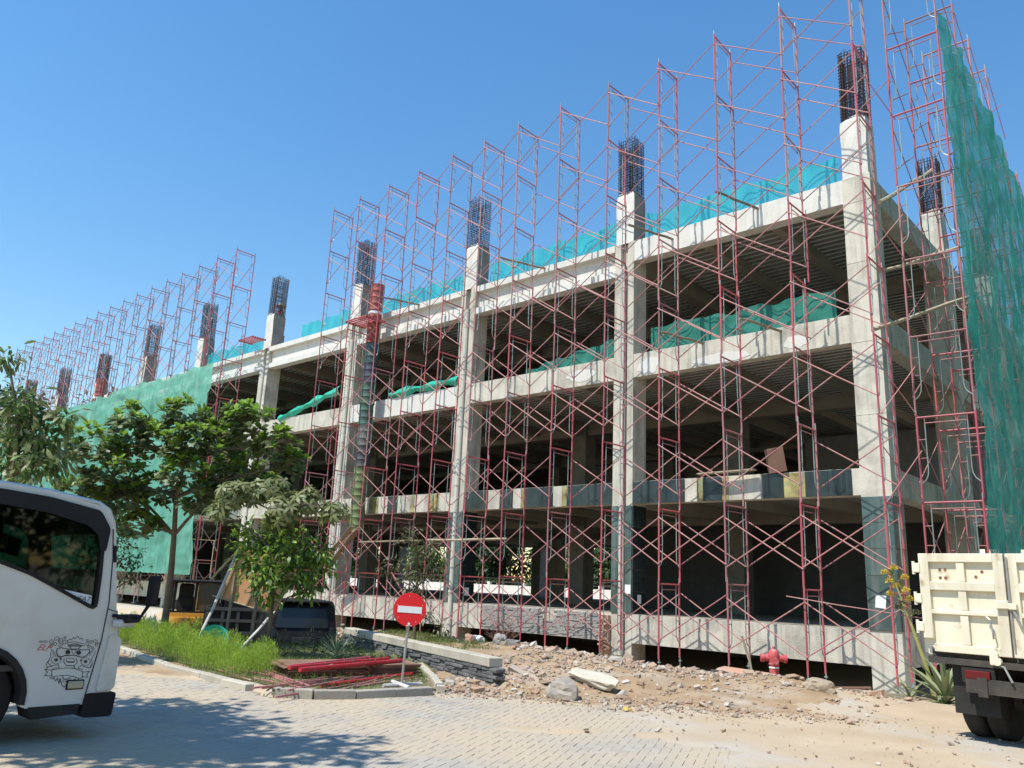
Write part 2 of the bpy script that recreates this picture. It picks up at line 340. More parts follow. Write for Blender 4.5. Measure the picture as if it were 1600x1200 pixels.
def kerbY(x):
    P=[(-70,-7.5),(-30,-10.5),(-20,-11.7),(-12.34,-12.51),(-8.93,-13.13),(-6.61,-13.3),(-4.9,-13.35)]
    for (a,b),(c,d) in zip(P,P[1:]):
        if a<=x<=c: return b+(d-b)*(x-a)/(c-a)
    return None
def roadzone(x,y):
    if x<-4.9:
        k=kerbY(max(x,-69)); return y<k
    if x<-3.84: return y<-13.35+2.4*((x+4.9)/1.06)**1.6
    return isroad(x,y)
def cover(x,y):
    c0=.7*(x+1.3)+.7*(y+8.8)+.7
    c=sm(c0+2.2*fbm(x,y,.45,9.0)+1.0*fbm(x,y,1.9,5.0),-.9,1.2)
    p=math.exp(-(((x+.8)*.66+(y+12.05)*.75)/1.0)**2-(((x+.8)*-.75+(y+12.05)*.66)/.28)**2)
    c=max(c,sm(p+.25*fbm(x,y,1.2,4.0),.35,.8))
    d=(x+3.8)*-.55+(y+10.9)*.83
    c=max(c,sm(d+.35*fbm(x,y,1.5,2.0),-.55,-.05))
    return c
def groundz(x,y):
    if roadzone(x,y): return -.035+.047*cover(x,y)+.006*fbm(x,y,2.2,1.0)
    return gz(x,y)+.025*fbm(x,y,2.0,5.0)
def axis(lo,hi,step,far0,far1):
    a=list(np.arange(lo,hi,step)); g=step; x=hi
    while x<far1: a.append(x); g*=1.25; x+=g
    g=step; x=lo-step; pre=[]
    while x>far0: pre.append(x); g*=1.25; x-=g
    return pre[::-1]+a
gx=axis(-13.5,7.0,.14,-900,900); gy=axis(-19.5,-.3,.14,-900,900)
mb=MB(); nx,ny=len(gx),len(gy)
mb.v=[(x,y,groundz(x,y)) for y in gy for x in gx]
mb.f=[(j*nx+i,j*nx+i+1,(j+1)*nx+i+1,(j+1)*nx+i) for j in range(ny-1) for i in range(nx-1)]; mb.m=[0]*len(mb.f)
def issoil(x,y):
    d=(x+3.8)*-.55+(y+10.9)*.83+.5*fbm(x,y,1.1,3)
    if x<-60 or x>30 or y>2: return 0
    return 1 if (d>.1 and x+1.2*fbm(x,y,.6,8)<.4-.35*(y+6) and y<1) else 0
mb.m=[issoil(gx[i]+.07,gy[j]+.07) if -25<gx[i]<8 and -14<gy[j]<1 else 0 for j in range(ny-1) for i in range(nx-1)]
ground=obj('ground',mb,['dirt','soil'],smooth=True); tag(ground,kind='structure')

def patch(name,test,step,x0,x1,y0,y1,dz,m):
    mb=MB(); idx={}
    xs=np.arange(x0,x1,step); ys=np.arange(y0,y1,step)
    for j,y in enumerate(ys):
        for i,x in enumerate(xs):
            if test(x,y):
                q=[]
                for a,b in ((i,j),(i+1,j),(i+1,j+1),(i,j+1)):
                    if (a,b) not in idx:
                        X,Y=x0+a*step,y0+b*step; idx[(a,b)]=len(mb.v); mb.v.append((X,Y,groundz(X,Y)+dz))
                    q.append(idx[(a,b)])
                mb.f.append(tuple(q)); mb.m.append(0)
    return obj(name,mb,m,smooth=True)
def ingarden(x,y):
    s=(x+4.05)*.312+(y+9.46)*.95
    if x>-4.3: return False
    if roadzone(x,y-.15) or roadzone(x,y): return False
    if x>-12: return s<-.1 and (x<-6.9 or y< -8.62-(x+6.9)*.85)
    return y<-9.3
tag(patch('garden_bed',ingarden,.25,-40,-3.9,-14,-6.5,.015,'garden'),kind='structure')

# block paving in herringbone: nearest blocks one by one, the rest joined
road=obj('road',MB().add([(-14,-24,-.006),(4,-24,-.006),(4,-9,-.006),(-14,-9,-.006)],[(0,1,2,3)]),'sand'); tag(road,kind='structure')
def paverdata():
    out=[]; w=.107; th=R(24); c,s_=math.cos(th),math.sin(th); camp=Vector((6.24,-20.62))
    for a in range(-110,130):
        for b in range(-110,130):
            t=(a-b)%4
            if t==0: cx,cy,rot=(a+1)*w,(b+.5)*w,0
            elif t==2: cx,cy,rot=(a+.5)*w,b*w,1
            else: continue
            x=-3+c*cx-s_*cy; y=-14+s_*cx+c*cy
            if not roadzone(x,y) or not roadzone(x,y+.12) or x>3.6: continue
            if cover(x,y)>.93: continue
            v=Vector((x,y))-camp; fw=v.x*-.6745+v.y*.738; rt=v.x*.738+v.y*.6745
            if fw<3.0 or abs(rt)>fw*.72+.6: continue
            out.append((fw,x,y,th+(math.pi/2 if rot else 0)))
    return sorted(out)
PV=paverdata()
def pavmb(mb,x,y,z,rz,tx,ty):
    M=Matrix.Rotation(rz,3,'Z')@Matrix.Rotation(tx,3,'X')@Matrix.Rotation(ty,3,'Y')
    L,w=.2105/2,.1042/2; b=.004
    vs=[]
    for zz,i in ((-.06,0),(-.006,0),(0,b)):
        for a,c in ((-1,-1),(1,-1),(1,1),(-1,1)): vs.append(M@Vector((a*(L-i),c*(w-i),zz))+Vector((x,y,z)))
    mb.add(vs,[(8,9,10,11)]+[(k*4+i,k*4+(i+1)%4,k*4+4+(i+1)%4,k*4+4+i) for k in (0,1) for i in range(4)])
pm=MB(); pavmb(pm,0,0,0,0,0,0); pme=pm.mesh('paver','paver')
rest=MB(); nvis=0
for k,(fw,x,y,rz) in enumerate(PV):
    z=random.gauss(0,.0016)+.004*fbm(x,y,.9,7); tx,ty=random.gauss(0,.006),random.gauss(0,.005)
    v=Vector((x-6.24,y+20.62)); infr=fw>5.6
    if infr and nvis<300 and cover(x,y)<.5:
        o=link('paver',pme,road,(x,y,z)); o.rotation_euler=(tx,ty,rz); nvis+=1
    else: pavmb(rest,x,y,z,rz,tx,ty)
tag(obj('paver_field',rest,'paver',road),kind='stuff')

# kerbs
def kerbrun(parent,pts,step,w,h,m,gap=.006,jit=.008):
    pts=[Vector(p) for p in pts]; seg=[]
    cur=pts[0]; i=1; acc=0; prev=pts[0]
    L=0; dense=[]
    for a,b in zip(pts,pts[1:]):
        n=max(2,int((b-a).length/.05))
        for k in range(n): dense.append(a.lerp(b,k/n))
    dense.append(pts[-1]); cuts=[dense[0]]; l=0
    for a,b in zip(dense,dense[1:]):
        l+=(b-a).length
        if l>=step: cuts.append(b); l=0
    for a,b in zip(cuts,cuts[1:]):
        d=b-a; c=(a+b)/2; rz=math.atan2(d.y,d.x)
        z=groundz(c.x,c.y) if False else 0
        q=MB().cbox((0,0,h/2-.1),(d.length-gap,w,h+.2),None,.012)
        o=obj('kerb_stone',q,m,parent); o.location=(c.x+random.gauss(0,jit*.4),c.y+random.gauss(0,jit*.4),random.gauss(0,jit*.5)); o.rotation_euler=(random.gauss(0,.01),random.gauss(0,.008),rz)
kr=link('kerb',None); tag(kr,kind='structure')
kerbrun(kr,[(-40,-9.8),(-30,-10.5),(-20,-11.7),(-12.34,-12.51),(-8.93,-13.13),(-6.61,-13.3),(-5.0,-13.35)],.8,.15,.10,'kerb')
kerbrun(kr,[(-4.95,-13.36),(-4.5,-13.1),(-4.22,-12.6),(-4.05,-11.9),(-3.86,-10.95)],.62,.15,.13,'kerbgrey')
kerbrun(kr,[(-3.98,-10.85),(-5.2,-9.9),(-7.2,-8.5)],.7,.13,.12,'kerb')

# low retaining wall of dark stone with a cream coping
wl=thing('retaining_wall','low black stone retaining wall with cream coping behind the no-entry sign','wall',(-4.05,-9.46,0),math.atan2(.312,-.95))
for i in range(10):
    x0=i*.8; 
    q=MB().cbox((x0+.4,0,.415),(.797,.27,.165),None,.014); obj('coping_stone',q,'kerb',wl)
rr=random.Random(5); z=-.06; row=0
ms=[]
for k in range(6):
    a=MB().chunk((0,0,0),(.24+.06*(k%3),.2,.075),random.Random(0)) if False else MB().cbox((0,0,0),(.24+.06*(k%3),.2,.060),None,.010); ms.append(a.mesh('stone','blackstone'))
while z<.31:
    x=-.1-(row%2)*.12
    while x<8.0:
        k=rr.randrange(6); w=.24+.06*(k%3)
        o=link('stone',ms[k],wl,(x+w/2,.02+rr.uniform(-.030,.016),z+.033)); o.rotation_euler=(rr.gauss(0,.05),rr.gauss(0,.02),rr.gauss(0,.03)); x+=w+.004
    z+=.0645; row+=1
obj('wall_core',MB().box((-.1,-.07,-.2),(8.0,.05,.33)),'blackstone',wl)

# ------------------------------------------------------------------ the unfinished building
ZB,Z1,Z2,ZR=1.07,4.96,9.0,12.87
CW=.735; NK=10
XR=[0]+[-7.46-7.26*k for k in range(NK)]
ROWS=[0,7.26,14.52,21.78]
bld=thing('concrete_building','three-storey unfinished concrete building with bare columns and reinforcement above the roof','building',(0,0,0))
def colmesh(k):
    mb=MB()
    if k==0:
        mb.box((-CW,0,-.7),(0,CW,ZR))
        for z,h in ((2.9,.012),(6.3,.015),(7.55,.02),(8.21,.03),(10.4,.014),(12.12,.03)): mb.box((-CW-.007,-.007,z),(.007,CW+.007,z+h))
    else:
        pl=[(-CW,0),(-.50,0),(-.50,.17),(-.23,.17),(-.23,0),(0,0),(0,CW),(-CW,CW)]
        mb.prism(pl,lambda a,b,t:(a,b,t),-.7,ZR)
    return mb
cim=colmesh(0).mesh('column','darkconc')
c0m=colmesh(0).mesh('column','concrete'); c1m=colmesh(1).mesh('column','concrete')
ROOFK=7     # the roof deck stops here; columns further left still stand
def cage(seed,h=2.15):
    rr=random.Random(seed); mb=MB(); w=.60; n=8
    pts=[]
    for i in range(n):
        t=-w/2+w*i/(n-1)
        pts+=[(t,-w/2),(t,w/2)]
        if 0<i<n-1: pts+=[(-w/2,t),(w/2,t)]
    for i in (2,5):
        for j in (2,5): pts.append((-w/2+w*i/(n-1),-w/2+w*j/(n-1)))
    for x,y in pts:
        top=h*rr.uniform(.93,1.0); dx,dy=rr.gauss(0,.012),rr.gauss(0,.012)
        mb.path([(x,y,-.25),(x+dx*.5,y+dy*.5,h*.5),(x+dx,y+dy,top)],.0135,4)
    z=.02
    while z<h-.1:
        q=w/2+.018; e=rr.gauss(0,.008)
        for a,b in (((-q,-q),(q,-q)),((q,-q),(q,q)),((q,q),(-q,q)),((-q,q),(-q,-q))):
            mb.tube((a[0],a[1],z+e),(b[0],b[1],z+e+rr.gauss(0,.01)),.0095,3,cap=False)
        if rr.random()<.8:
            t=rr.choice((-.17,.17)); mb.tube((t,-q,z),(t,q,z),.009,3,cap=False); mb.tube((-q,-t,z),(q,-t,z),.009,3,cap=False)
        # hook tails
        mb.tube((q,-q,z),(q+.06*rr.random(),-q-.05*rr.random(),z+.02),.010,3,cap=False)
        z+=.10+rr.gauss(0,.006)
    return mb
def stubmesh(seed,h):
    rr=random.Random(seed); mb=MB(); w=.69/2; lv=[(0,1.0),(.05,1.0),(h*.45,.99),(h*.8,.985),(h*.93,.96),(h,.86)]
    vs=[];fs=[]
    per=[(-1,-1),(-.3,-1),(.4,-1),(1,-1),(1,-.3),(1,.4),(1,1),(.3,1),(-.4,1),(-1,1),(-1,.3),(-1,-.4)]
    for i,(z,s_) in enumerate(lv):
        for a,b in per: vs.append((a*w*s_+rr.gauss(0,.008),b*w*s_+rr.gauss(0,.008),z+(rr.gauss(0,.05) if i==len(lv)-1 else 0)))
    n=len(per)
    for i in range(len(lv)-1):
        for k in range(n): fs.append((i*n+k,i*n+(k+1)%n,(i+1)*n+(k+1)%n,(i+1)*n+k))
    fs.append(tuple((len(lv)-1)*n+k for k in range(n)))
    return mb.add(vs,fs)
cages=[cage(s,h).mesh('rebar_cage','rebar') for s,h in ((1,2.25),(2,2.15),(3,2.2))]
def column(k,row,stub=True):
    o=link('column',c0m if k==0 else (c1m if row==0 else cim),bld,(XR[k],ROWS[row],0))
    if row==0 and k>0:
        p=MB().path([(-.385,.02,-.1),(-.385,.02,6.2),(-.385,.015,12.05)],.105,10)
        for z in (1.4,3.4,5.2,7.4,9.4,11.3): p.lathe([(.122,z),(.122,z+.09)],(-.385,.02,0),10)
        obj('downpipe',p,'pvc',o,True)
    if stub:
        h=1.85 if k<7 else 1.2
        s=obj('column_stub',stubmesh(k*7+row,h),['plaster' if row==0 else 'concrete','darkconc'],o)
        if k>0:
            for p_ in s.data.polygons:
                if p_.normal.x>.5: p_.material_index=1  # right-hand faces take darker rough concrete, with their shade put into the colour
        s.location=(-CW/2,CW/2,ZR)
        r=link('rebar_cage',cages[(k+row)%3],o,(-CW/2,CW/2,ZR+h-.05)); r.rotation_euler=(random.gauss(0,.008),random.gauss(0,.008),0)
    return o
cols={}
for k in range(NK+1):
    for row in range(4):
        if row>0 and k>8: continue
        cols[(k,row)]=column(k,row, row==0 or (k==0 and row<3))
def bpart(name,a,b,m,parent=bld): return obj(name,MB().box(a,b),m,parent)
SL=[]  # bays
for k in range(NK):
    x0,x1=XR[k+1],XR[k]-CW
    if k<ROOFK:
        if k==0: 
            bm_=MB(); n=16
            bpart('roof_beam',(x0,.012,12.17),(x1,.42,ZR),'plaster')
        else:
            bpart('roof_edge',(x0,-.03,12.64),(x1,.38,ZR),'plaster')
            bpart('roof_web',(x0,.17,12.0),(x1,.40,12.64),'plaster')
            bpart('roof_flange',(x0,.0,11.76),(x1,.40,12.0),'plaster')
    b2=bpart('floor_beam',(x0,.012,8.24),(x1,.40,Z2),'concrete' if k in(0,1,3) else 'plaster')
    b1=bpart('floor_beam',(x0,.012,4.29),(x1,.40,Z1),'concrete')
    b0=bpart('base_beam',(x0,.012,.26),(x1,.36,ZB),'concrete' if k!=1 else 'concrete')
    cols[(k,'b1')]=b1; cols[(k,'b0')]=b0; cols[(k,'b2')]=b2
    # main beams behind, along the facade, at the inner rows
    if k<8:
        for row in (1,2,3):
            for zt,dp in ((Z1,.7),(Z2,.75),(ZR,.7)):
                if zt==ZR and k>=ROOFK: continue
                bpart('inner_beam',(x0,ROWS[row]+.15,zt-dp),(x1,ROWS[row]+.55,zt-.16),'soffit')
# beams running back from the facade
for k in range(NK+1):
    for zt,dp in ((Z1,.67),(Z2,.75),(ZR,.70)):
        if zt==ZR and k>ROOFK: continue
        for row in range(3):
            if k>8: continue
            y0,y1=ROWS[row]+CW,ROWS[row+1]
            if k==0: bpart('side_beam',(-.42,y0,zt-dp),(-.012,y1,zt),'concrete')
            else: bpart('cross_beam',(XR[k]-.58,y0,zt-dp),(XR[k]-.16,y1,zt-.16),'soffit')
        if k<8 and not (zt==ZR and k>=ROOFK):
            x0,x1=XR[k+1],XR[k]-CW; w=(x1-x0)/3
            for j in (1,2):
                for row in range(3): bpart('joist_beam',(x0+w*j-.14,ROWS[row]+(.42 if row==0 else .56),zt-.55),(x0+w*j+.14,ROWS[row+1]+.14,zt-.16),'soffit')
for row in range(3):
    bpart('side_base_beam',(-.36,ROWS[row]+CW,.26),(-.012,ROWS[row+1],ZB),'concrete')
xl=XR[NK]-CW
for zt in (ZB,Z1,Z2,ZR):
    xe=XR[ROOFK]-CW if zt==ZR else xl
    bpart('floor_slab',(xe,.42,zt-.15),(-.43,22.3,zt-.005),'soffit')
def deckmesh(w):
    mb=MB(); y=.45; vs=[];fs=[]
    prof=[]
    while y<21.8:
        prof+=[(y,-.02),(y+.16,-.02),(y+.19,-.085),(y+.29,-.085),(y+.32,-.02)]; y+=.32
    for yy,zz in prof: vs+=[(0,yy,zz),(w,yy,zz)]
    fs=[(2*i,2*i+1,2*i+3,2*i+2) for i in range(len(prof)-1)]
    mb.add(vs,fs); mb.m=[1 if i%5==2 else 0 for i in range(len(fs))]
    return mb.mesh('metal_deck',['darkconc','rib'])
dm=deckmesh(7.26-CW-.02); dm0=deckmesh(7.46-CW-.02)
for k in range(8):
    for zt in (Z2,ZR,Z1):
        if zt==ZR and k>=ROOFK: continue
        link('metal_deck',dm0 if k==0 else dm,bld,(XR[k+1]+.01,0,zt-.145))
# partition walls inside
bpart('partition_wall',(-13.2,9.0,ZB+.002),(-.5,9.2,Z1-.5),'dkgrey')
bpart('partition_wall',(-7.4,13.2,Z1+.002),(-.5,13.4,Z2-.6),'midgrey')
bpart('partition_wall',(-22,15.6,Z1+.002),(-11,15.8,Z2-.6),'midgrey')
bpart('partition_wall',(-.62,2.5,Z2-3.0),(-.46,6.4,Z2-.8),'plaster') if False else None
for k in range(9):
    for za,zb_ in ((Z1,Z2),(Z2,ZR)):
        if za==Z2 and k>=ROOFK: continue
        bpart('rear_wall',(XR[k+1],22.0,za+.002),(XR[k]-CW*.5,22.2,zb_-.17),'midgrey')
for k in range(7,10): bpart('rear_wall',(XR[k+1]-(CW if k==9 else 0),22.0,ZB+.002),(XR[k]-CW*.5,22.2,Z1-.17),'midgrey')
for za,zb_ in ((ZB,Z1),(Z1,Z2)): bpart('end_wall',(xl,.45,za+.002),(xl+.15,21.9,zb_-.17),'midgrey')
# dark cladding tiles on the first-floor edge and the lower columns
TILE=MB().cbox((0,0,0),(.585,.03,.655),None,.004).mesh('tile','tile')
def tiles(k,slots,parentkey):
    p=cols[(k,parentkey)]; x0=XR[k+1]
    for s_ in slots:
        o=link('tile',TILE,p,(x0+.31+.592*s_,-.005+random.uniform(-.003,.003),4.622)); o.rotation_euler=(random.gauss(0,.006),0,random.gauss(0,.004))
tiles(0,[0,1,2,4,7,9,10],'b1'); tiles(1,[0,1,3,5,6,8,9,10],'b1'); tiles(2,[5],'b1')
ADH=MB().cbox((0,0,0),(.57,.012,.64)).mesh('adhesive_patch','adhesive')
ADHS=MB().cbox((0,0,0),(.2,.012,.64)).mesh('adhesive_patch','adhesive')
for k,s_,me in ((0,8,ADH),(0,3.33,ADHS),(0,4.66,ADHS),(1,4.3,ADHS),(1,7.3,ADHS),(2,9,ADH),(2,3,ADH),(2,7,ADHS)):
    link('adhesive_patch',me,cols[(k,'b1')],(XR[k+1]+.31+.592*s_,.004,4.62))
CT=MB().cbox((0,0,0),(.72,.03,.62),None,.004).mesh('tile','greentile'); CTS=MB().cbox((0,0,0),(.225,.03,.62),None,.004).mesh('tile','greentile')
CTD=MB().cbox((0,0,0),(.03,.72,.62),None,.004).mesh('tile','tile')
for i in range(5):
    z=ZB+.33+.632*i
    link('tile',CT,cols[(0,0)],(-CW/2,-.017,z))
    link('tile',CTD,cols[(0,0)],(.017,CW/2,z))
    for k in (1,2):
        link('tile',CTS,cols[(k,0)],(-CW+.118,-.017,z)); link('tile',CTS,cols[(k,0)],(-.118,-.017,z)); link('tile',CTD,cols[(k,0)],(.017,CW/2,z))
# grey split-stone strips on the base beam of the second bay
mb=MB(); rr=random.Random(11); x0,x1=XR[2],XR[1]-CW
z=.27
while z<1.03:
    x=x0+1.2
    while x<x1-.5:
        w=rr.uniform(.12,.4)
        if not (x>x0+3.7 and x<x0+4.3 and z>.7): mb.box((x,-.02-rr.uniform(0,.03),z),(min(x+w-.006,x1-.4),.008,z+.040))
        x+=w
    z+=.046
o=obj('stone_cladding',mb,'greystone',cols[(1,'b0')]); tag(o,kind='stuff')
# broken brick infill beside the second column's foot
rr=random.Random(4)
bk=[MB().chunk((0,0,0),(.2,.1,.07),rr).mesh('brick','brick') for _ in range(3)]
bp_=obj('brick_pier',MB().box((XR[1]-1.05,-.12,-.2),(XR[1]-.75,.008,1.0)),'brick',bld)
for i in range(26):
    o=link('brick',bk[i%3],bp_,(XR[1]-.9+rr.uniform(-.1,.12),-.13+rr.uniform(-.02,.02),-.05+i*.041)); o.rotation_euler=(0,0,rr.uniform(-.3,.3))

# white skim patches on the second-floor edge
def skim(x,z,w,h,seed,k):
    rr=random.Random(seed); n=14
    pl=[(x+w*(math.cos(6.283*i/n)*.5+rr.uniform(-.08,.08)),z+h*(math.sin(6.283*i/n)*.5+rr.uniform(-.1,.1))) for i in range(n)]
    obj('skim_patch',MB().prism(pl,lambda a,b,t:(a,t,b),.004,.014),'plaster',cols[(k,'b2')])
skim(-4.5,8.42,1.9,.3,3,0); skim(-6.9,8.55,.8,.5,5,0); skim(-2.2,8.5,.7,.35,6,0); skim(-9.5,8.6,1.2,.4,7,1)
# papers taped to the columns
def paper(x,y,z,w,h,label,ry=0,side=False):
    q=MB().cbox((0,0,0),(.004,w,h) if side else (w,.004,h)); o=obj('paper_notice',q,'paper'); o.location=(x,y,z); o.rotation_euler=(ry if side else 0,0 if side else ry,0)
    return tag(o,label,'notice')
paper(-.42,-.038,1.75,.24,.30,'white paper notice taped to the tiled corner column',.1)
paper(XR[1]-.12,-.038,1.78,.2,.26,'white paper notice taped to the tiled face of the second column')
paper(XR[1]+.038,.34,1.5,.2,.26,'white paper notice on the dark flank of the second column',side=True)
paper(XR[2]+.038,.36,1.45,.22,.28,'white paper notice on the dark flank of the third column',side=True)

# ------------------------------------------------------------------ scaffolding
LH=1.96
def framemesh(w,h,name,mats=('red','pink','zinc')):
    mb=MB(); r=.0245
    for y in (0,w): mb.tube((0,y,0),(0,y,h),r,6)
    mb.tube((0,0,h-.06),(0,w,h-.06),r*.95,6)
    mb.cur=1
    i=.17; zt=h-.20
    mb.tube((0,i,zt),(0,w-i,zt),.014,5)
    for s_,y0 in ((1,0),(-1,w)):
        yi=y0+s_*i
        for z in (.95,1.38): mb.tube((0,y0,z),(0,yi,z),.011,4,cap=False)
        mb.tube((0,yi,zt-.02+.16),(0,yi,zt),.012,4)
    mb.cur=2
    for s_,y0 in ((1,0),(-1,w)):
        yi=y0+s_*i
        mb.path([(0,yi,zt),(0,yi,.70),(0,y0+s_*i*.92,.56),(0,y0+s_*i*.65,.46),(0,y0,.36)],.013,5,False)
    mb.cur=2
    for y in (0,w): mb.tube((0,y,h-.10),(0,y,h+.12),.017,5)
    return mb.mesh(name,list(mats))
def bracemesh(name):
    mb=MB(); z0,z1=.42,1.64
    mb.tube((0,0,z0),(1,0,z1),.0125,5); mb.tube((0,.02,z1),(1,.02,z0),.0125,5)
    return mb.mesh(name,['pink'])
FR1=framemesh(1.05,LH,'scaffold_frame'); FR2=framemesh(1.22,LH,'scaffold_frame'); BR=bracemesh('cross_brace')
FADE_HAZE={FR1:framemesh(1.05,LH,'scaffold_frame',('faded','faded','zinc')),FR2:framemesh(1.22,LH,'scaffold_frame',('faded','faded','zinc'))}
JK=MB().lathe([(.016,-.32),(.016,.02)],n=6).box((-.08,-.08,-.33),(.08,.08,-.315)).lathe([(.05,-.08),(.05,-.06)],n=6).mesh('base_jack','zinc')
JK2=MB().lathe([(.016,-.10),(.016,.02)],n=6).box((-.07,-.07,-.105),(.07,.07,-.09)).mesh('base_jack','zinc')
def tower(x,y,z0,lifts,label,group,nxt=None,fr=FR1,w=1.05,rz=0,skip=.1,seed=0,bot=0,lean=0):
    rr=random.Random(seed)
    t=thing('scaffold_tower',label,'scaffold',(x,y,z0),rz,group); t.rotation_euler=(rr.gauss(0,.001)+lean,rr.gauss(0,.0012),rz)
    for yy in (0,w): link('base_jack',JK,t,(0,yy,0))
    for l in range(bot,lifts):
        o=link('scaffold_frame',FADE_HAZE[fr] if rr.random()<(.25 if l<4 else .6) else fr,t,(rr.gauss(0,.008),rr.gauss(0,.005),l*LH)); o.rotation_euler=(0,rr.gauss(0,.003),rr.gauss(0,.02))  # upper lifts more often pale: worn paint plus haze put into the colour
        if nxt is not None:
            for yy in (-.035,w+.02):
                if rr.random()<skip: continue
                b=link('cross_brace',BR,t,(0,yy,l*LH+rr.uniform(-.03,.03))); b.scale=(nxt,1,1)
    return t
TX=[0.37,-1.55,-3.5,-5.45,-7.33,-9.28,-11.16,-12.9,-14.66,-16.55,-18.4,-20.38,-22.26]
for i,x in enumerate(TX):
    nx_=(TX[i+1]-x) if i+1<len(TX) else None
    lab='red scaffold tower standing right at the concrete corner column' if i==0 else ('red scaffold tower ending the front row, beside the gap in front of the drum chute side' if i==12 else 'red scaffold tower, %s from the concrete corner column along the front'%ORD[i])
    if i==12: lab='red scaffold tower at the left end of the tall front row, next to the gap'
    tower(x,-1.75,.06+.02*random.gauss(0,1),9,lab,'scaffold towers before the front facade',nx_,seed=i,skip=.12,lean=0)
# braces between the corner tower and the side scaffold
LX=[-30.67-1.94*k for k in range(18)]
for i,x in enumerate(LX):
    nx_=-1.94 if i+1<len(LX) else None
    lab='red scaffold tower at the right end of the row behind the long green net' if i==0 else 'red scaffold tower behind the long green net, %s from its right end'%ORD[i]
    tower(x,-1.75,.35,9,lab,'scaffold towers behind the long green net',nx_,seed=40+i,skip=.12)
SY=[-.8,1.05,2.9,4.75,6.6,8.45,10.3,12.15]
for i,y in enumerate(SY):
    nx_=(SY[i+1]-y) if i+1<len(SY) else None
    lab='red scaffold tower at the front edge of the right side, beside the teal net' if i==0 else 'red scaffold tower on the right side of the building, %s from the front'%ORD[i]
    t=tower(.88,y,.10,9 if i<4 else 8,lab,'scaffold towers along the right side',nx_,fr=FR2,w=1.22,rz=-math.pi/2,seed=80+i,skip=.05)
    # local +x must run back (+Y): mirror the brace direction
    for c in t.children:
        if c.name.startswith('cross_brace'): c.scale=(-nx_,1,1)
cb=thing('corner_bracing','pair of long red tubes crossing from the corner tower to the side scaffold','brace',(.4,-1.7,0))
for z in (3.9,5.9,9.8,13.7):
    obj('brace_tube',MB().tube((0,-.05,z),(.55,.9,z+1.25),.013,5),'pink',cb); obj('brace_tube',MB().tube((0,-.02,z+1.25),(.55,.93,z),.013,5),'pink',cb)

# ------------------------------------------------------------------ nets
def sheet(name,fn,nu,nv,m,label,cat='net'):
    mb=MB(); mb.v=[fn(i/nu,j/nv) for j in range(nv+1) for i in range(nu+1)]
    mb.f=[(j*(nu+1)+i,j*(nu+1)+i+1,(j+1)*(nu+1)+i+1,(j+1)*(nu+1)+i) for j in range(nv) for i in range(nu)]; mb.m=[0]*len(mb.f)
    o=obj(name,mb,m,smooth=True); return tag(o,label,cat)
NTX=[31.1,33.2,36.0,39.3,41.5,43.9,49.8,54.8,60,67]; NTZ=[11.9,11.95,11.8,11.95,12.0,11.8,11.7,11.6,11.2,10.6]
def netL(u,v):
    x=-31.1-36*u; top=np.interp(-x,NTX,NTZ)+.07*math.sin(u*36/1.94*2*math.pi)
    bot=1.55; z=top+(bot-top)*v
    y=-1.98+.16*abs(math.sin(x*1.62))+.20*fbm(x,z*.35,.8,2)+.11*fbm(x*2,z*.5,2.0,3)+.05*fbm(x,z*3,1.2,7)
    return (x+.6*v*(1-u)*.9+.05*fbm(z,x,.8,6),y-.1*math.sin(math.pi*v),z)
sheet('safety_net',netL,260,70,'netgreen','long pale green safety net covering the left part of the facade')
def netR(u,v):
    y=-.95+10.8*u; top=16.3-1.3*u-.14*abs(math.sin(u*10.8/1.85*math.pi)); bot=2.2
    z=top+(bot-top)*v
    x=2.16+.16*fbm(y,z*.12,1.3,1.7)+.02*math.sin(y*7+.5*z)+.07*fbm(y,z*.5,2.3,8)
    pinch=.35*math.exp(-((v-.73)/.08)**2)*(1-u)
    return (x+.05,y+pinch*.9+.30*sm(v,.8,1)*(1-u),z)
sheet('safety_net',netR,120,130,'netteal','tall torn teal safety net hanging on the right side scaffold')
def strip(xa,xb,y,za,zb,m,label,seed,tip=.0,n=60):
    def fn(u,v):
        x=xa+(xb-xa)*u
        top=zb+.10*fbm(x,0,.8,seed)-tip*(1-u)+.04*math.sin(x*5); z=top+(za-top)*v
        return (x,y+.06*math.sin(x*9+seed)*(1-v)+.05*fbm(x,z,1.5,seed)-.1*v*0,z)
    return sheet('debris_net',fn,n,6,m,label)
for k,(xa,xb) in enumerate(((-7.2,-.9),(-14.3,-8.3),(-21.4,-15.6),(-27.0,-22.8),(-36.4,-30.4))):
    strip(xa,xb,.34,ZR+.01,ZR+(.95,.95,.85,.85,.8)[k],'netcyan',['turquoise debris net along the roof edge next to the corner column','turquoise debris net along the roof edge left of the second column','turquoise debris net on the roof edge right of the drum chute','short turquoise debris net on the roof edge left of the drum chute','turquoise debris net on the roof edge above the long green net'][k],k*3.3)
strip(-7.0,-1.15,.25,Z2+.01,Z2+.85,'netdark','dark green net strung along the second floor edge beside the corner column',21,.0)
strip(-12.2,-8.3,.25,Z2+.01,Z2+.72,'netdark','dark green net on the second floor edge left of the second column',25,.5)
def rag(xa,xb,za,zb,label,seed):
    def fn(u,v):
        x=xa+(xb-xa)*u; zc=za+(zb-za)*u; t=v-.5
        return (x,.02+.14*math.sin(v*math.pi)*-1+.05*fbm(x,v,2,seed),zc+t*(.32+.12*math.sin(x*4))+.06*fbm(x,v,1.7,seed))
    return sheet('debris_net',fn,30,5,'netgreen' if False else 'tarpgreen',label)
rag(-27.6,-22.95,9.0,9.85,'bunched green net drooping over the second floor edge left of the chute',3)
rag(-19.4,-15.4,9.15,9.25,'bunched green net drooping over the second floor edge right of the chute',6)

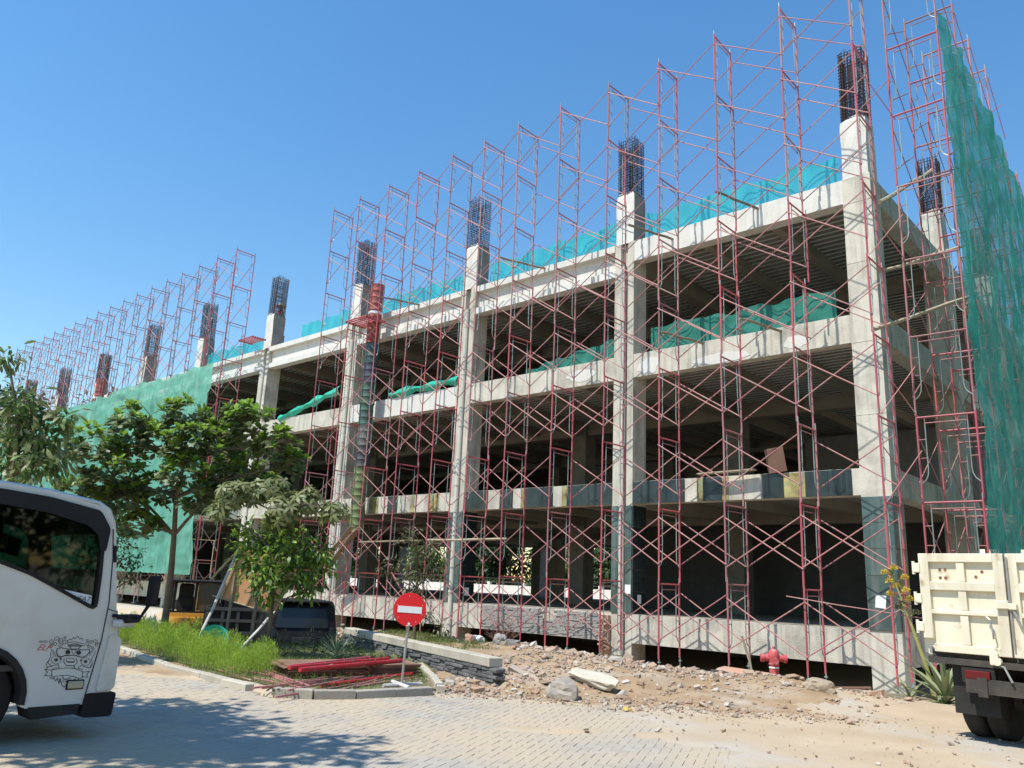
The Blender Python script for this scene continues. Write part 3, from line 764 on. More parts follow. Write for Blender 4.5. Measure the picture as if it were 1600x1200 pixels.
# ------------------------------------------------------------------ things fixed to the building and scaffold
def text(name,body,size,M,m,parent=None,shear=0,ext=.0):
    cu=bpy.data.curves.new(name,'FONT'); cu.body=body; cu.size=size; cu.shear=shear; cu.extrude=ext
    to=bpy.data.objects.new(name,cu); COL.objects.link(to)
    dg=bpy.context.evaluated_depsgraph_get(); me=bpy.data.meshes.new_from_object(to.evaluated_get(dg)); bpy.data.objects.remove(to)
    me.name=name; me.materials.clear(); me.materials.append(MT[m]); me.transform(M)
    return link(name,me,parent)
# drum chutes
dcols=[((0.15,0.19,0.075),3),((0.07,0.068,0.08),1),((0.15,0.16,0.15),1),((0.05,0.11,0.085),2),((0.05,0.06,0.09),1),((0.04,0.085,0.095),1),((0.25,0.05,0.045),1),((0.34,0.075,0.065),2)]
dm_=[mat('drum_paint_%d'%i,c_,tuple(q*1.3 for q in c_),2.5,.65,.2,15,col3=tuple(q*.45+.05 for q in c_),scale3=3,streak=((.16,.12,.09),.6)) for i,(c_,n) in enumerate(dcols)]
drm=[MB().lathe([(.285,0),(.30,.01),(.30,.03),(.288,.05),(.288,.28),(.303,.30),(.288,.32),(.288,.57),(.303,.59),(.288,.61),(.288,.83),(.30,.85),(.30,.872),(.27,.872)],n=18).mesh('drum',m,True) for m in dm_]
def chute(loc,label):
    ch=thing('drum_chute',label,'chute',loc); z=0
    for i,(c_,n) in enumerate(dcols):
        for j in range(n):
            o=link('drum',drm[i],ch,(random.gauss(0,.012),random.gauss(0,.012),z)); o.rotation_euler=(random.gauss(0,.01),random.gauss(0,.01),random.uniform(0,6))
            if i==7 and j==0: obj('white_band',MB().lathe([(.292,.40),(.292,.52)],n=18),'paper',o)
            z+=.872
chute((-20.15,-.55,3.5),'tall rubbish chute of stacked coloured oil drums between the scaffold and the fourth column')
chute((-48.8,-.6,3.3),'distant rubbish chute of red oil drums rising above the far end of the green net')
pf=thing('red_platform','small red slatted platform around the drum chute at roof level','platform',(-20.3,-.9,12.25))
for k in range(7): obj('slat',MB().box((-.75,-.55+k*.16,0),(.75,-.47+k*.16,.03)),'red',pf)
for k in (-.9,.9): obj('bearer',MB().box((k*.75-.02,-.55,-.05),(k*.75+.02,.5,0)),'red',pf)
pf=thing('red_platform','small red slatted platform high above the right end of the green net','platform',(-30.0,-.6,13.2))
for k in range(6): obj('slat',MB().box((-.7,-.4+k*.14,0),(.7,-.33+k*.14,.03)),'red',pf)
for k in (-.9,.9): obj('bearer',MB().box((k*.7-.02,-.4,-.05),(k*.7+.02,.38,0)),'red',pf)
def pole(name,p0,p1,r,m,label,cat='pole',n=7):
    p0,p1=Vector(p0),Vector(p1); d=p1-p0; k=5
    pts=[Vector((0,0,0))+d*(i/k)+Vector((random.gauss(0,r*.25),random.gauss(0,r*.25),random.gauss(0,r*.25))) for i in range(k+1)]
    o=obj(name,MB().path(pts,[r*(1.05-.15*i/k) for i in range(k+1)],n),m,smooth=True); o.location=p0; return tag(o,label,cat)
def plank(name,p0,p1,w,t,m,label,cat='plank'):
    p0,p1=Vector(p0),Vector(p1); d=(p1-p0); L=d.length; q=d.to_track_quat('X','Z').to_matrix()
    o=obj(name,MB().cbox((0,0,0),(L,w,t),q,.004),m); o.location=(p0+p1)/2; return tag(o,label,cat)
pole('bamboo_pole',(.3,-.3,11.75),(.55,4.2,14.6),.055,'bamboo','bamboo pole slanting up from the roof corner to the side scaffold')
pole('bamboo_pole',(.02,-.55,8.32),(2.0,.4,9.05),.05,'bamboo','bamboo pole from the second floor corner out to the side scaffold')
pole('bamboo_pole',(.05,.5,10.2),(2.0,.9,10.6),.045,'bamboo','thin bamboo pole tied across the side scaffold under the roof')
pole('timber_putlog',(-3.15,.1,12.75),(-3.6,-1.75,12.72),.038,'timber','timber putlog stub on the roof beam nearest the corner column')
pole('timber_putlog',(-6.0,.1,12.55),(-6.5,-1.75,12.52),.038,'timber','timber putlog stub on the roof beam beside the second column')
pole('timber_putlog',(-11.2,.1,12.8),(-11.8,-1.8,12.75),.038,'timber','timber putlog on the roof edge between second and third columns')
pole('timber_putlog',(-17.9,.1,12.8),(-18.5,-1.8,12.75),.038,'timber','timber putlog on the roof edge right of the drum chute')
pole('timber_putlog',(-5.0,.1,8.95),(-5.4,-1.7,8.9),.038,'timber','timber putlog at the second floor edge in the corner bay')
pole('timber_putlog',(-2.6,.1,8.9),(-3.0,-1.7,8.86),.038,'timber','timber putlog at the second floor edge close to the corner column')
plank('scaffold_plank',(-19.3,-.95,3.1),(-15.9,-.95,3.16),.25,.04,'bamboo','pale plank laid across the scaffold above the ground floor, left piece')
pole('bamboo_pole',(-15.5,-1.0,3.15),(-11.6,-1.0,3.2),.045,'bamboo','bamboo pole laid level across the scaffold left of the second column')
plank('scaffold_plank',(-21.9,-.5,2.1),(-19.8,-.75,3.6),.26,.04,'timber','weathered plank leaning up towards the foot of the drum chute')
plank('scaffold_plank',(-21.7,-.9,2.3),(-19.7,-1.1,3.7),.22,.04,'bamboo','pale plank leaning beside the foot of the drum chute')
plank('scaffold_plank',(-5.1,-.25,5.02),(-3.4,-.2,5.06),.2,.04,'bamboo','short plank lying on the first floor edge in the corner bay')
o=obj('plywood_sheet',MB().cbox((0,0,0),(.52,.015,.66)),'plyedge'); o.location=(-2.85,-.12,5.29); o.rotation_euler=(.12,-.10,0); tag(o,'square brown plywood sheet propped on the tiled first floor edge','plywood')
# loose tube hanging on the scaffold
pole('scaffold_tube',(-1.9,-1.95,1.78),(.9,-1.6,1.45),.012,'pink','thin pinkish tube laid across the scaffold near the corner column base','tube')
pole('scaffold_tube',(-17.0,-1.2,2.0),(-15.3,-1.2,.3),.022,'pink','pink tube leaning against the scaffold foot left of the sign','tube')

# worker behind the fifth column's reinforcement
XW,YW,ZW=-30.40,1.02,13.92
pw=thing('person','worker in a red shirt and wide pale hat behind bare reinforcement on the roof','person',(XW,YW,ZW))
def skinbody():
    me=bpy.data.meshes.new('body')
    V=[(0,0,.86),(0,0,1.1),(0,0,1.34),(0,0,1.46),(0,-.01,1.56),(0,-.02,1.66),(.1,0,.84),(.11,-.02,.46),(.12,.02,.06),(.12,-.12,.03),(-.1,0,.84),(-.11,-.02,.46),(-.12,.02,.06),(-.12,-.12,.03),
       (.19,0,1.38),(.27,-.05,1.12),(.22,-.28,1.05),(.20,-.35,1.05),(-.19,0,1.38),(-.27,-.05,1.12),(-.22,-.28,1.05),(-.20,-.35,1.05)]
    E=[(0,1),(1,2),(2,3),(3,4),(4,5),(0,6),(6,7),(7,8),(8,9),(0,10),(10,11),(11,12),(12,13),(2,14),(14,15),(15,16),(16,17),(2,18),(18,19),(19,20),(20,21)]
    rad=[.15,.14,.16,.06,.085,.08,.09,.065,.045,.04,.09,.065,.045,.04,.06,.045,.035,.03,.06,.045,.035,.03]
    me.from_pydata(V,E,[]); o=bpy.data.objects.new('body_tmp',me); COL.objects.link(o)
    md=o.modifiers.new('s','SKIN'); 
    if not me.skin_vertices: bpy.context.view_layer.objects.active=o
    for i,sv in enumerate(me.skin_vertices[0].data): sv.radius=(rad[i],rad[i]); sv.use_root=(i==0)
    o.modifiers.new('d','SUBSURF').levels=1
    dg=bpy.context.evaluated_depsgraph_get(); m2=bpy.data.meshes.new_from_object(o.evaluated_get(dg)); bpy.data.objects.remove(o)
    m2.materials.clear()
    for k in ('skin','shirtred','dkgrey'): m2.materials.append(MT[k])
    for p in m2.polygons:
        z=p.center.z; p.material_index = 2 if z<.88 else 1 if (z<1.45 and p.center.y>-.24) else 0
    return m2
try:
    bm_=skinbody(); b_=link('body',bm_,pw)
except Exception as e:
    print('skin failed',e)
obj('hat',MB().lathe([(.30,1.64),(.29,1.655),(.15,1.74),(.12,1.84),(.04,1.87)],n=14),'straw',pw,True)
tr=thing('trestle','low timber trestle the roof worker stands on','trestle',(XW,YW,ZR))
obj('top',MB().box((-.35,-.22,.99),(.35,.22,1.04)),'timber',tr)
for a in (-.30,.30):
    for b in (-.17,.17): obj('leg',MB().box((a-.04,b-.04,0),(a+.04,b+.04,.99)),'timber',tr)

# ------------------------------------------------------------------ white truck at the left
WL=Vector((-4.2,-17.4,0))
wt=thing('white_truck','white cab-over truck with line-drawn mask emblem on its door, entering at left','truck',WL)
def wobj(name,mb,m,parent=None,smooth=False):
    o=obj(name,mb,m,parent or wt,smooth)
    if parent is None: o.location=-WL
    return o
arch=[(-17.93+.50*math.cos(t),.47+.50*math.sin(t)) for t in np.linspace(R(-10),R(190),14)]
outl=[(-16.62,1.30),(-16.565,1.05),(-16.555,.50),(-16.60,.36)]+[(-17.38,.36)]+arch+[(-18.45,.5),(-18.5,.8),(-18.5,2.42),(-18.3,2.55),(-18.0,2.57),(-17.5,2.535),(-17.0,2.455),(-16.86,2.395),(-16.79,2.29),(-16.755,2.14)]
win=roundpoly([(-16.86,1.34),(-17.2,1.515),(-17.55,1.69),(-17.86,1.80),(-18.2,1.88),(-18.22,2.42),(-17.98,2.47),(-17.5,2.43),(-17.02,2.335),(-16.90,2.20),(-16.865,1.7)],.06,3)
def off(poly,d):
    c=Vector((-17.4,1.95)); 
    n=len(poly); out=[]
    for i in range(n):
        p=Vector(poly[i]); t=(Vector(poly[(i+1)%n])-Vector(poly[i-1])).normalized(); nn=Vector((t.y,-t.x))
        if nn.dot(p-c)<0: nn=-nn
        out.append(tuple(p+nn*d))
    return out
sx=lambda xo:(lambda a,b,t:(t,a,b))
for X0,X1,nm in ((-3.2,-3.27,'door_side'),(-5.2,-5.13,'far_side')):
    wobj(nm,MB().prism(outl,sx(0),X0,X1,[win]),'white')
    e=.014 if X0>-4 else -.014
    wobj('window_frame',MB().prism(off(win,.022),sx(0),X0+e,X1-e*.1,[off(win,-.014)]),'black')
    wobj('side_window',MB().prism(off(win,-.02),sx(0),X0-(e*2.2),X0-(e*2.6)),'glass')
vis=[(-16.85,1.95),(-16.835,2.20),(-16.97,2.39),(-17.5,2.485),(-18.0,2.525),(-18.24,2.49),(-18.24,2.34),(-17.98,2.37),(-17.5,2.32),(-17.08,2.22),(-16.95,2.12),(-16.915,1.95)]
wobj('window_visor',MB().prism(roundpoly(vis,.04,2),sx(0),-3.165,-3.183),'black')
# roof and front shells
rp=[(-16.755,2.14),(-16.785,2.30),(-16.84,2.42),(-16.97,2.495),(-17.5,2.575),(-18.0,2.61),(-18.3,2.585),(-18.5,2.46)]
mb=MB(); xs=[(-3.2,-.045),(-3.205,-.02),(-3.235,0),(-3.5,.02),(-4.2,.03),(-4.9,.02),(-5.165,0),(-5.195,-.02),(-5.2,-.045)]
vs=[]; c=Vector((-17.7,1.6))
for x,d in xs:
    for p in rp:
        q=Vector(p); nn=(q-c).normalized(); q=q+nn*d; vs.append((x,q.x,q.y))
n=len(rp); fs=[(i*n+j,i*n+j+1,(i+1)*n+j+1,(i+1)*n+j) for i in range(len(xs)-1) for j in range(n-1)]
wobj('roof',mb.add(vs,fs),'white',None,True)
fp=[(-16.62,1.32),(-16.565,1.05),(-16.555,.48)]
mb=MB(); xs=[(-3.2,0),(-3.26,.035),(-3.5,.07),(-4.2,.10),(-4.9,.07),(-5.14,.035),(-5.2,0)]
vs=[(x,p[0]+d,p[1]) for x,d in xs for p in fp]; n=3
wobj('front_panel',mb.add(vs,[(i*n+j,i*n+j+1,(i+1)*n+j+1,(i+1)*n+j) for i in range(len(xs)-1) for j in range(n-1)]),'white',None,True)
wp=[(-16.64,1.30),(-16.76,2.16),(-16.78,2.26)]
vs=[(x,p[0]+d*.6-.012,p[1]) for x,d in xs for p in wp]
wobj('windscreen',MB().add(vs,[(i*n+j,i*n+j+1,(i+1)*n+j+1,(i+1)*n+j) for i in range(len(xs)-1) for j in range(n-1)]),'glass',None,True)
wobj('door_trim',MB().prism([(-16.72,.9),(-16.72,1.6),(-16.80,2.38),(-17.1,2.44),(-18.4,2.5),(-18.4,.9)],sx(0),-5.125,-5.09,[roundpoly([(-16.98,1.45),(-17.5,1.62),(-18.15,1.80),(-18.17,2.33),(-17.6,2.30),(-17.15,2.22),(-17.02,2.08)],.08,3)]),'blackmat')
wobj('rear_panel',MB().box((-5.15,-18.5,.6),(-3.25,-18.46,2.45)),'dkgrey')
wobj('cab_floor',MB().box((-5.12,-18.4,.72),(-3.28,-16.62,.78)),'dkgrey')
wobj('headliner',MB().box((-5.1,-18.4,2.30),(-3.3,-17.02,2.36)),'blackmat')
wobj('dashboard',MB().prism(roundpoly([(-16.70,.8),(-16.70,1.34),(-16.95,1.40),(-17.12,1.30),(-17.12,.8)],.06,3),sx(0),-3.3,-5.1),'dkgrey')
for x in (-3.75,-4.65):
    st=wobj('seat',MB().cbox((x,-17.75,1.02),(.52,.55,.25),None,.05).cbox((x,-18.08,1.42),(.5,.16,.85),Matrix.Rotation(.15,3,'X'),.05).cbox((x,-18.14,1.93),(.28,.1,.2),None,.03),'blackmat')
mb=MB(); cc=Vector((-3.75,-17.28,1.42)); M=Matrix.Rotation(R(35),3,'X')
mb.path([cc+M@Vector((.2*math.cos(t),.2*math.sin(t),0)) for t in np.linspace(0,2*math.pi,17)],.014,5,False); mb.tube(cc,(-3.75,-17.05,1.2),.025,6); mb.tube(cc+M@Vector((-.2,0,0)),cc+M@Vector((.2,0,0)),.012,5)
wobj('steering_wheel',mb,'black')
wobj('rear_mirror',MB().cbox((-4.2,-16.86,2.24),(.26,.03,.08),None,.012).tube((-4.2,-16.83,2.2),(-4.24,-16.86,1.98),.016,5),'black')
# seams, lamp, bumper, step
wobj('door_seam',MB().path([(-3.196,-16.80,2.20),(-3.196,-16.755,1.9),(-3.196,-16.72,1.4),(-3.196,-16.74,1.0),(-3.196,-16.83,.37)],.006,4),'black')
wobj('door_seam',MB().path([(-3.196,-16.72,1.34),(-3.196,-16.63,1.31)],.004,4),'black')
wobj('headlamp',MB().prism(roundpoly([(-16.66,1.08),(-16.53,1.03),(-16.53,.50),(-16.72,.48)],.04,3),sx(0),-3.178,-3.5),'lamp')
wobj('headlamp',MB().prism(roundpoly([(-16.63,1.06),(-16.535,1.02),(-16.535,.50),(-16.665,.49)],.03,3),sx(0),-5.22,-4.9),'lamp')
wobj('bumper',MB().prism(roundpoly([(-16.82,.47),(-16.50,.47),(-16.52,.22),(-16.84,.23)],.04,3),sx(0),-3.175,-5.225),'black')
wobj('door_step',MB().prism([(-16.86,.37),(-17.36,.37),(-17.32,.25),(-16.88,.27)],sx(0),-3.19,-3.55),'blackmat')
ts=wobj('side_marker_lamp',MB().cbox((-3.19,-16.94,.565),(.03,.15,.075),None,.008),'amber')
wobj('marker_bezel',MB().cbox((-3.197,-16.94,.565),(.014,.175,.10),None,.006),'black')
wobj('wheel_arch_trim',MB().prism([(-17.93+.535*math.cos(t),.47+.535*math.sin(t)) for t in np.linspace(R(-8),R(188),16)]+[(-17.93+.48*math.cos(t),.47+.48*math.sin(t)) for t in np.linspace(R(188),R(-8),16)],sx(0),-3.185,-3.3),'blackmat')
wobj('arch_liner',MB().prism([(-17.93+.5*math.cos(t),.47+.5*math.sin(t)) for t in np.linspace(R(-8),R(188),16)]+[(-17.93+.47*math.cos(t),.47+.47*math.sin(t)) for t in np.linspace(R(188),R(-8),16)],sx(0),-3.3,-5.1),'blackmat')
def wheel(parent,c,ax,r,w,hub='steel'):
    rot=Vector((0,0,1)).rotation_difference(Vector(ax)).to_matrix()
    ty=obj('wheel',MB().lathe([(r*.55,-w/2),(r*.9,-w/2),(r*.98,-w*.40),(r,-w*.30),(r,w*.30),(r*.98,w*.40),(r*.9,w/2),(r*.55,w/2)],(0,0,0),28,rot),'tyre',parent,True); ty.location=c
    obj('rim',MB().lathe([(r*.56,-w*.3),(r*.56,w*.36),(r*.50,w*.42),(r*.46,w*.2),(r*.22,w*.16),(r*.2,w*.34),(r*.05,w*.36)],(0,0,0),20,rot),hub,ty,True)
    return ty
for x,s_ in ((-3.42,1),(-4.98,-1)):
    for y in (-17.93,-21.2): wheel(wt,Vector((x,y,.45))-WL,(s_,0,0),.45,.24)
wobj('chassis_rail',MB().box((-3.95,-22.3,.55),(-3.8,-17.0,.75)).box((-4.6,-22.3,.55),(-4.45,-17.0,.75)).box((-4.9,-21.3,.38),(-3.5,-21.1,.5)).box((-4.9,-18.0,.38),(-3.5,-17.86,.5)).box((-3.7,-17.62,.38),(-3.45,-17.45,.55)),'chassis')
wobj('cargo_bed',MB().box((-5.25,-22.8,.95),(-3.15,-18.75,1.1)).box((-3.2,-22.8,1.1),(-3.15,-18.75,1.6)).box((-5.25,-22.8,1.1),(-5.2,-18.75,1.6)).box((-5.2,-18.8,1.1),(-3.2,-18.75,2.3)),'dkgrey')
mi=wobj('door_mirror',MB().prism(roundpoly([(-.05,-.17),(.05,-.17),(.065,.11),(.035,.17),(-.045,.15)],.06,4),lambda a,b,t:(-3.0+a*.8,-16.34+t+a*.3,1.55+b),-.035,.035),'black')
wobj('mirror_arm',MB().path([(-3.2,-16.66,1.27),(-3.05,-16.42,1.25),(-3.0,-16.36,1.4)],.022,6).cbox((-3.14,-16.5,1.24),(.14,.22,.09),Matrix.Rotation(.5,3,'Z'),.02),'black')
wobj('mirror_bracket',MB().cbox((-3.16,-16.54,1.19),(.12,.2,.09),Matrix.Rotation(.5,3,'Z'),.02),'white')
wobj('roof_rail',MB().path([(-3.19,-16.75,2.02),(-3.18,-16.73,1.84)],.016,5),'black')
# writing and emblem
YZ=Matrix(((0,0,1,0),(1,0,0,0),(0,1,0,0),(0,0,0,1)))
def sidetext(body,size,y,z,m,shear=.0,rot=0,x=-3.1965):
    o=text('lettering',body,size,Matrix.Translation((x,y,z))@YZ@Matrix.Rotation(rot,4,'Z'),m,wt,shear); o.location=-WL; return o
wobj('window_sticker',MB().add([(-3.229,-17.24,1.545),(-3.229,-16.90,1.475),(-3.229,-16.895,1.36),(-3.229,-17.15,1.50)],[(0,1,2,3)]),'paper')
sidetext('HEAT',.075,-17.10,1.43,'ink',.25,-.10,-3.2275)
wobj('window_sticker',MB().add([(-5.10,-17.62,2.22),(-5.10,-17.10,2.07),(-5.10,-17.12,1.86),(-5.10,-17.64,1.98)],[(0,1,2,3)]),'ink')
sidetext('RA',.2,-17.50,2.03,'netgreen',.1,-.25,-5.096)
sidetext('ISUZU',.03,-17.365,1.0,'ink',.1,-.03)
sidetext('ELF',.085,-17.375,.925,'inkred',.45,-.05)
ec=[(-17.468,1.217),(-16.695,1.214),(-17.34,.464),(-16.568,.411)]
def em(u,v):
    u/=1200.; v/=1200.
    y=(ec[0][0]*(1-u)+ec[1][0]*u)*(1-v)+(ec[2][0]*(1-u)+ec[3][0]*u)*v
    z=(ec[0][1]*(1-u)+ec[1][1]*u)*(1-v)+(ec[2][1]*(1-u)+ec[3][1]*u)*v
    return (y,z)
emb=MB()
def stroke(pts,w=.0036,closed=False):
    P=[Vector(em(*p)) for p in pts]
    if closed: P.append(P[0])
    for a,b in zip(P,P[1:]):
        d=(b-a); 
        if d.length<1e-5: continue
        nn=Vector((-d.y,d.x)).normalized()*w*.68; d=d.normalized()*w*.3; a=a-d; b=b+d
        emb.add([(-3.1962,*(a+nn)),(-3.1962,*(b+nn)),(-3.1962,*(b-nn)),(-3.1962,*(a-nn))],[(0,1,2,3)])
def circ(c,r,ry=None,w=.003,a0=0,a1=360):
    ry=ry or r; stroke([(c[0]+r*math.cos(R(t)),c[1]+ry*math.sin(R(t))) for t in np.linspace(a0,a1,15)],w)
def spir(c,r,turn,a0,w=.003):
    stroke([(c[0]+r*(1-t*.85)*math.cos(R(a0)+turn*t),c[1]+r*(1-t*.85)*math.sin(R(a0)+turn*t)) for t in np.linspace(0,1,22)],w)
stroke([(530,320),(580,290),(600,305),(630,262),(660,285),(698,240),(735,285),(760,268),(785,310)]); stroke([(540,345),(650,330),(790,365)]); stroke([(545,385),(650,360),(790,395)],.005)
for c,r,tn,a in (((300,325),48,8,40),((370,290),52,-8,60),((440,310),45,8,100),((500,345),50,-9,40),((345,370),40,8,200),((430,390),38,-8,0),((505,265),26,7,90),((860,305),30,7,20),((975,330),48,-8,90),((920,330),34,8,60),((1010,380),42,-8,10),((850,370),42,8,140),((880,415),36,-8,30),((300,400),30,7,90),((940,420),34,8,10)): spir(c,r,tn,a)
stroke([(380,440),(370,500),(400,560),(460,565),(500,545),(560,550),(620,540),(700,555),(770,575),(840,550),(885,500),(890,460)],.006); stroke([(380,440),(440,425),(520,440),(600,450),(700,445),(780,460),(890,455)],.005)
for c in ((545,495),(715,500)):
    circ(c,36); circ(c,14,None,.007); circ(c,24)
circ((640,480),30,40); stroke([(560,400),(600,440),(650,455),(700,445),(750,405)])
for k in range(7): circ((570+k*30,390+abs(3-k)*3),12)
for sgn,c in ((-1,(365,615)),(1,(825,640))):
    circ(c,26); circ(c,10,None,.006); circ(c,75,62); circ((c[0]+sgn*-70,c[1]-20),14)
stroke([(490,590),(480,640),(520,700),(640,710),(690,660),(680,590)],.004); stroke([(530,590),(640,590),(650,640),(520,640)],.003,True); stroke([(535,650),(640,655)],.005); stroke([(520,700),(640,705),(660,745),(490,740)])
stroke([(210,760),(235,730),(330,700),(400,690),(415,740)],.004); stroke([(230,740),(215,680),(260,610),(285,560),(280,500)]); stroke([(260,620),(240,660),(300,720)]); stroke([(920,690),(890,740),(800,720),(760,700),(700,740)],.004); stroke([(900,740),(935,680),(920,610),(955,540),(990,470)])
stroke([(300,770),(400,755),(500,742),(610,742),(700,765),(780,800),(775,890),(720,905),(640,875),(540,855),(430,860),(300,880)],.004,True)
stroke([(300,775),(195,765),(235,810),(190,860),(260,865),(300,850)],.004); stroke([(780,805),(890,795),(845,835),(855,885),(800,880),(775,870)],.004); stroke([(310,765),(330,740),(400,740)]); stroke([(700,765),(720,745),(780,770)])
stroke([(270,885),(320,915),(330,890),(360,950),(380,895),(410,985),(425,905),(450,1000),(485,1040),(520,1000),(540,960),(560,1000),(590,930),(620,970),(640,910),(690,930),(720,905)],.004)
for k in range(9): stroke([(400+k*26,900),(430+k*14,960+ (20 if k%2 else 0))],.002)
stroke([(460,870),(490,915),(540,920),(580,880)],.004)
for k in range(6): stroke([(280+k*6,450+k*18),(330+k*8,470+k*14)],.002); stroke([(960-k*8,450+k*18),(900-k*6,480+k*14)],.002)
eo=obj('mask_emblem',emb,'ink',wt); eo.location=-WL

# ------------------------------------------------------------------ cream tipper truck at the right
dt=thing('tipper_truck','cream tipper truck with worn double tailgate parked at the right edge','truck',(3.82,-8.13,0),R(-7))
def D(name,mb,m='cream',parent=None,smooth=False): return obj(name,mb,m,parent or dt,smooth)
zb,zt,hw=1.14,2.46,1.10
for sgn in (-1,1):
    gx0,gx1=(-hw,-.012) if sgn<0 else (.012,hw)
    pts=[(gx0,zb+.16),(gx0+.14,zb),(gx1,zb),(gx1,zt),(gx0,zt)] if sgn<0 else [(gx0,zb),(gx1-.14,zb),(gx1,zb+.16),(gx1,zt),(gx0,zt)]
    g=D('tailgate_leaf',MB().prism(pts,lambda a,b,t:(a,t,b),0.0,.05))
    # frame bars standing proud of the sheet
    zs=[zb+.005,zb+.16,(zb+.60),zb+.64,zt-.42,zt-.40,zt-.10]
    fr=MB()
    def bar(x0,x1,z0,z1,d=.06): obj('tailgate_rib',MB().cbox(((x0+x1)/2,-d/2+.001,(z0+z1)/2),(x1-x0,d,z1-z0),None,.008),'cream',g)
    o0=gx0+(.13 if sgn<0 else 0); o1=gx1-(.13 if sgn>0 else 0)
    bar(gx0+.001,gx0+.13,zb+.17,zt-.001) if sgn<0 else bar(gx1-.13,gx1-.001,zb+.17,zt-.001)
    bar(gx1-.13,gx1-.001,zb+.002,zt-.001) if sgn<0 else bar(gx0+.001,gx0+.13,zb+.002,zt-.001)
    xa,xb=(gx0+.132,gx1-.132) 
    bar(xa,xb,zt-.12,zt-.001); bar(xa,xb,zt-.50,zt-.385); bar(xa,xb,zb+.50,zb+.56); bar(xa,xb,zb+.002,zb+.11)
    xm=(gx0+gx1)/2
    bar(xm-.05,xm+.05,zt-.384,zt-.122,.05); bar(xm-.05,xm+.05,zb+.562,zt-.502,.05); bar(xm-.05,xm+.05,zb+.112,zb+.498,.05)
    xe=gx0 if sgn<0 else gx1
    for zz in (zt-.2,zt-.62,zb+.32):
        D('hinge',MB().cbox((xe+sgn*.035,-.03,zz),(.10,.09,.13),None,.01).tube((xe+sgn*.075,-.05,zz-.09),(xe+sgn*.075,-.05,zz+.09),.022,7),'cream',g)
    for zz,dx in ((zt-.22,.26),(zt-.33,.26),(zt-.22,.33),(zt-.33,.33),(zt-.24,.80),(zt-.31,.72)):
        obj('rust_spot',MB().lathe([(.022,0),(.018,.004)],(gx0+dx,-.002,zz),8,Matrix.Rotation(R(90),3,'X')),'rust',g)
    h_=MB().path([(xm+.28*1,-.07,zb+.50),(xm+.33,-.09,zb+.46),(xm+.35,-.09,zb+.30),(xm+.345,-.07,zb+.22)],.012,5); D('hook',h_,'steel',g)
D('latch',MB().cbox((-.06,-.085,zt-.66),(.15,.06,.11),None,.01).cbox((.06,-.09,zt-.68),(.1,.07,.08),None,.01),'cream')
D('latch_bar',MB().path([(.03,-.09,zt-.66),(.10,-.10,zt-.80),(.14,-.08,zt-.95)],.016,5).tube((.03,-.08,zb+.1),(.03,-.08,zt-.05),.014,6),'steel')
D('lock_pawl',MB().cbox((-.22,-.07,zb-.03),(.10,.07,.16),None,.01).lathe([(.05,-.03),(.05,.03)],(-.18,-.09,zb-.06),10,Matrix.Rotation(R(90),3,'X')),'cream')
D('lock_pawl',MB().cbox((.42,-.07,zb-.03),(.10,.07,.16),None,.01),'cream')
for s_ in (-1,1):
    side=D('bed_side',MB().prism([(.06,zb-.04),(4.2,zb-.04),(4.2,zt),(.06,zt)],lambda a,b,t:(t,a,b),s_*hw,s_*(hw-.05)))
    for k in range(6): obj('bed_rib',MB().box((s_*hw+(0 if s_>0 else -.06),.1+k*.78,zb-.03),(s_*hw+(.06 if s_>0 else 0),.2+k*.78,zt-.02)),'cream',side)
D('bed_floor',MB().box((-hw+.06,.06,zb-.06),(hw-.06,4.2,zb)),'chassis')
D('bed_front',MB().box((-hw,4.2,zb),(hw,4.26,zt+.3)))
D('rear_crossmember',MB().box((-hw+.02,-.02,zb-.15),(hw-.02,.14,zb-.065)),'chassis')
D('chassis_rail',MB().box((-.45,-.1,.62),(-.33,6.3,.86)).box((.33,-.1,.62),(.45,6.3,.86)).box((-.8,.80,.42),(.8,1.0,.62)).lathe([(.2,-.16),(.26,0),(.2,.16)],(0,.9,.52),12).box((-.6,-.08,.66),(.6,.04,.84)).box((-.42,.3,.86),(-.3,4.2,1.07)).box((.3,.3,.86),(.42,4.2,1.07)),'chassis')
D('tail_lamp',MB().cbox((-.45,-.05,.88),(.30,.06,.12),None,.01),'redlamp'); D('tail_lamp',MB().cbox((.45,-.05,.88),(.30,.06,.12),None,.01),'redlamp')
D('lamp_board',MB().box((-.66,-.02,.78),(-.25,.02,.97)),'blackmat'); D('lamp_board',MB().box((.25,-.02,.78),(.66,.02,.97)),'blackmat')
for s_ in (-1,1):
    D('mud_flap',MB().box((s_*.56-.28,.14,.36),(s_*.56+.28,.165,1.0)),'blackmat')
    D('mudguard',MB().box((s_*.58-.32,.17,.98),(s_*.58+.32,1.8,1.02)),'blackmat')
for x,s_ in ((-.76,-1),(-.46,-1),(.46,1),(.76,1)): wheel(dt,(x,.90,.50),(s_,0,0),.50,.26,'chassis')
for x,s_ in ((-.85,-1),(.85,1)): wheel(dt,(x,5.1,.50),(s_,0,0),.50,.26,'steel')
D('tow_hook',MB().path([(-.2,-.06,zb-.1),(-.1,-.12,zb-.12),(-.02,-.12,zb-.3)],.015,5),'steel')
D('cab',MB().prism(roundpoly([(4.5,.75),(6.2,.55),(6.3,1.6),(6.1,2.6),(4.7,2.7),(4.5,2.5)],.1,3),lambda a,b,t:(t,a,b),-1.05,1.05),'cream')
D('cab_window',MB().box((-1.06,4.95,1.75),(1.06,5.9,2.4)),'darkglass')

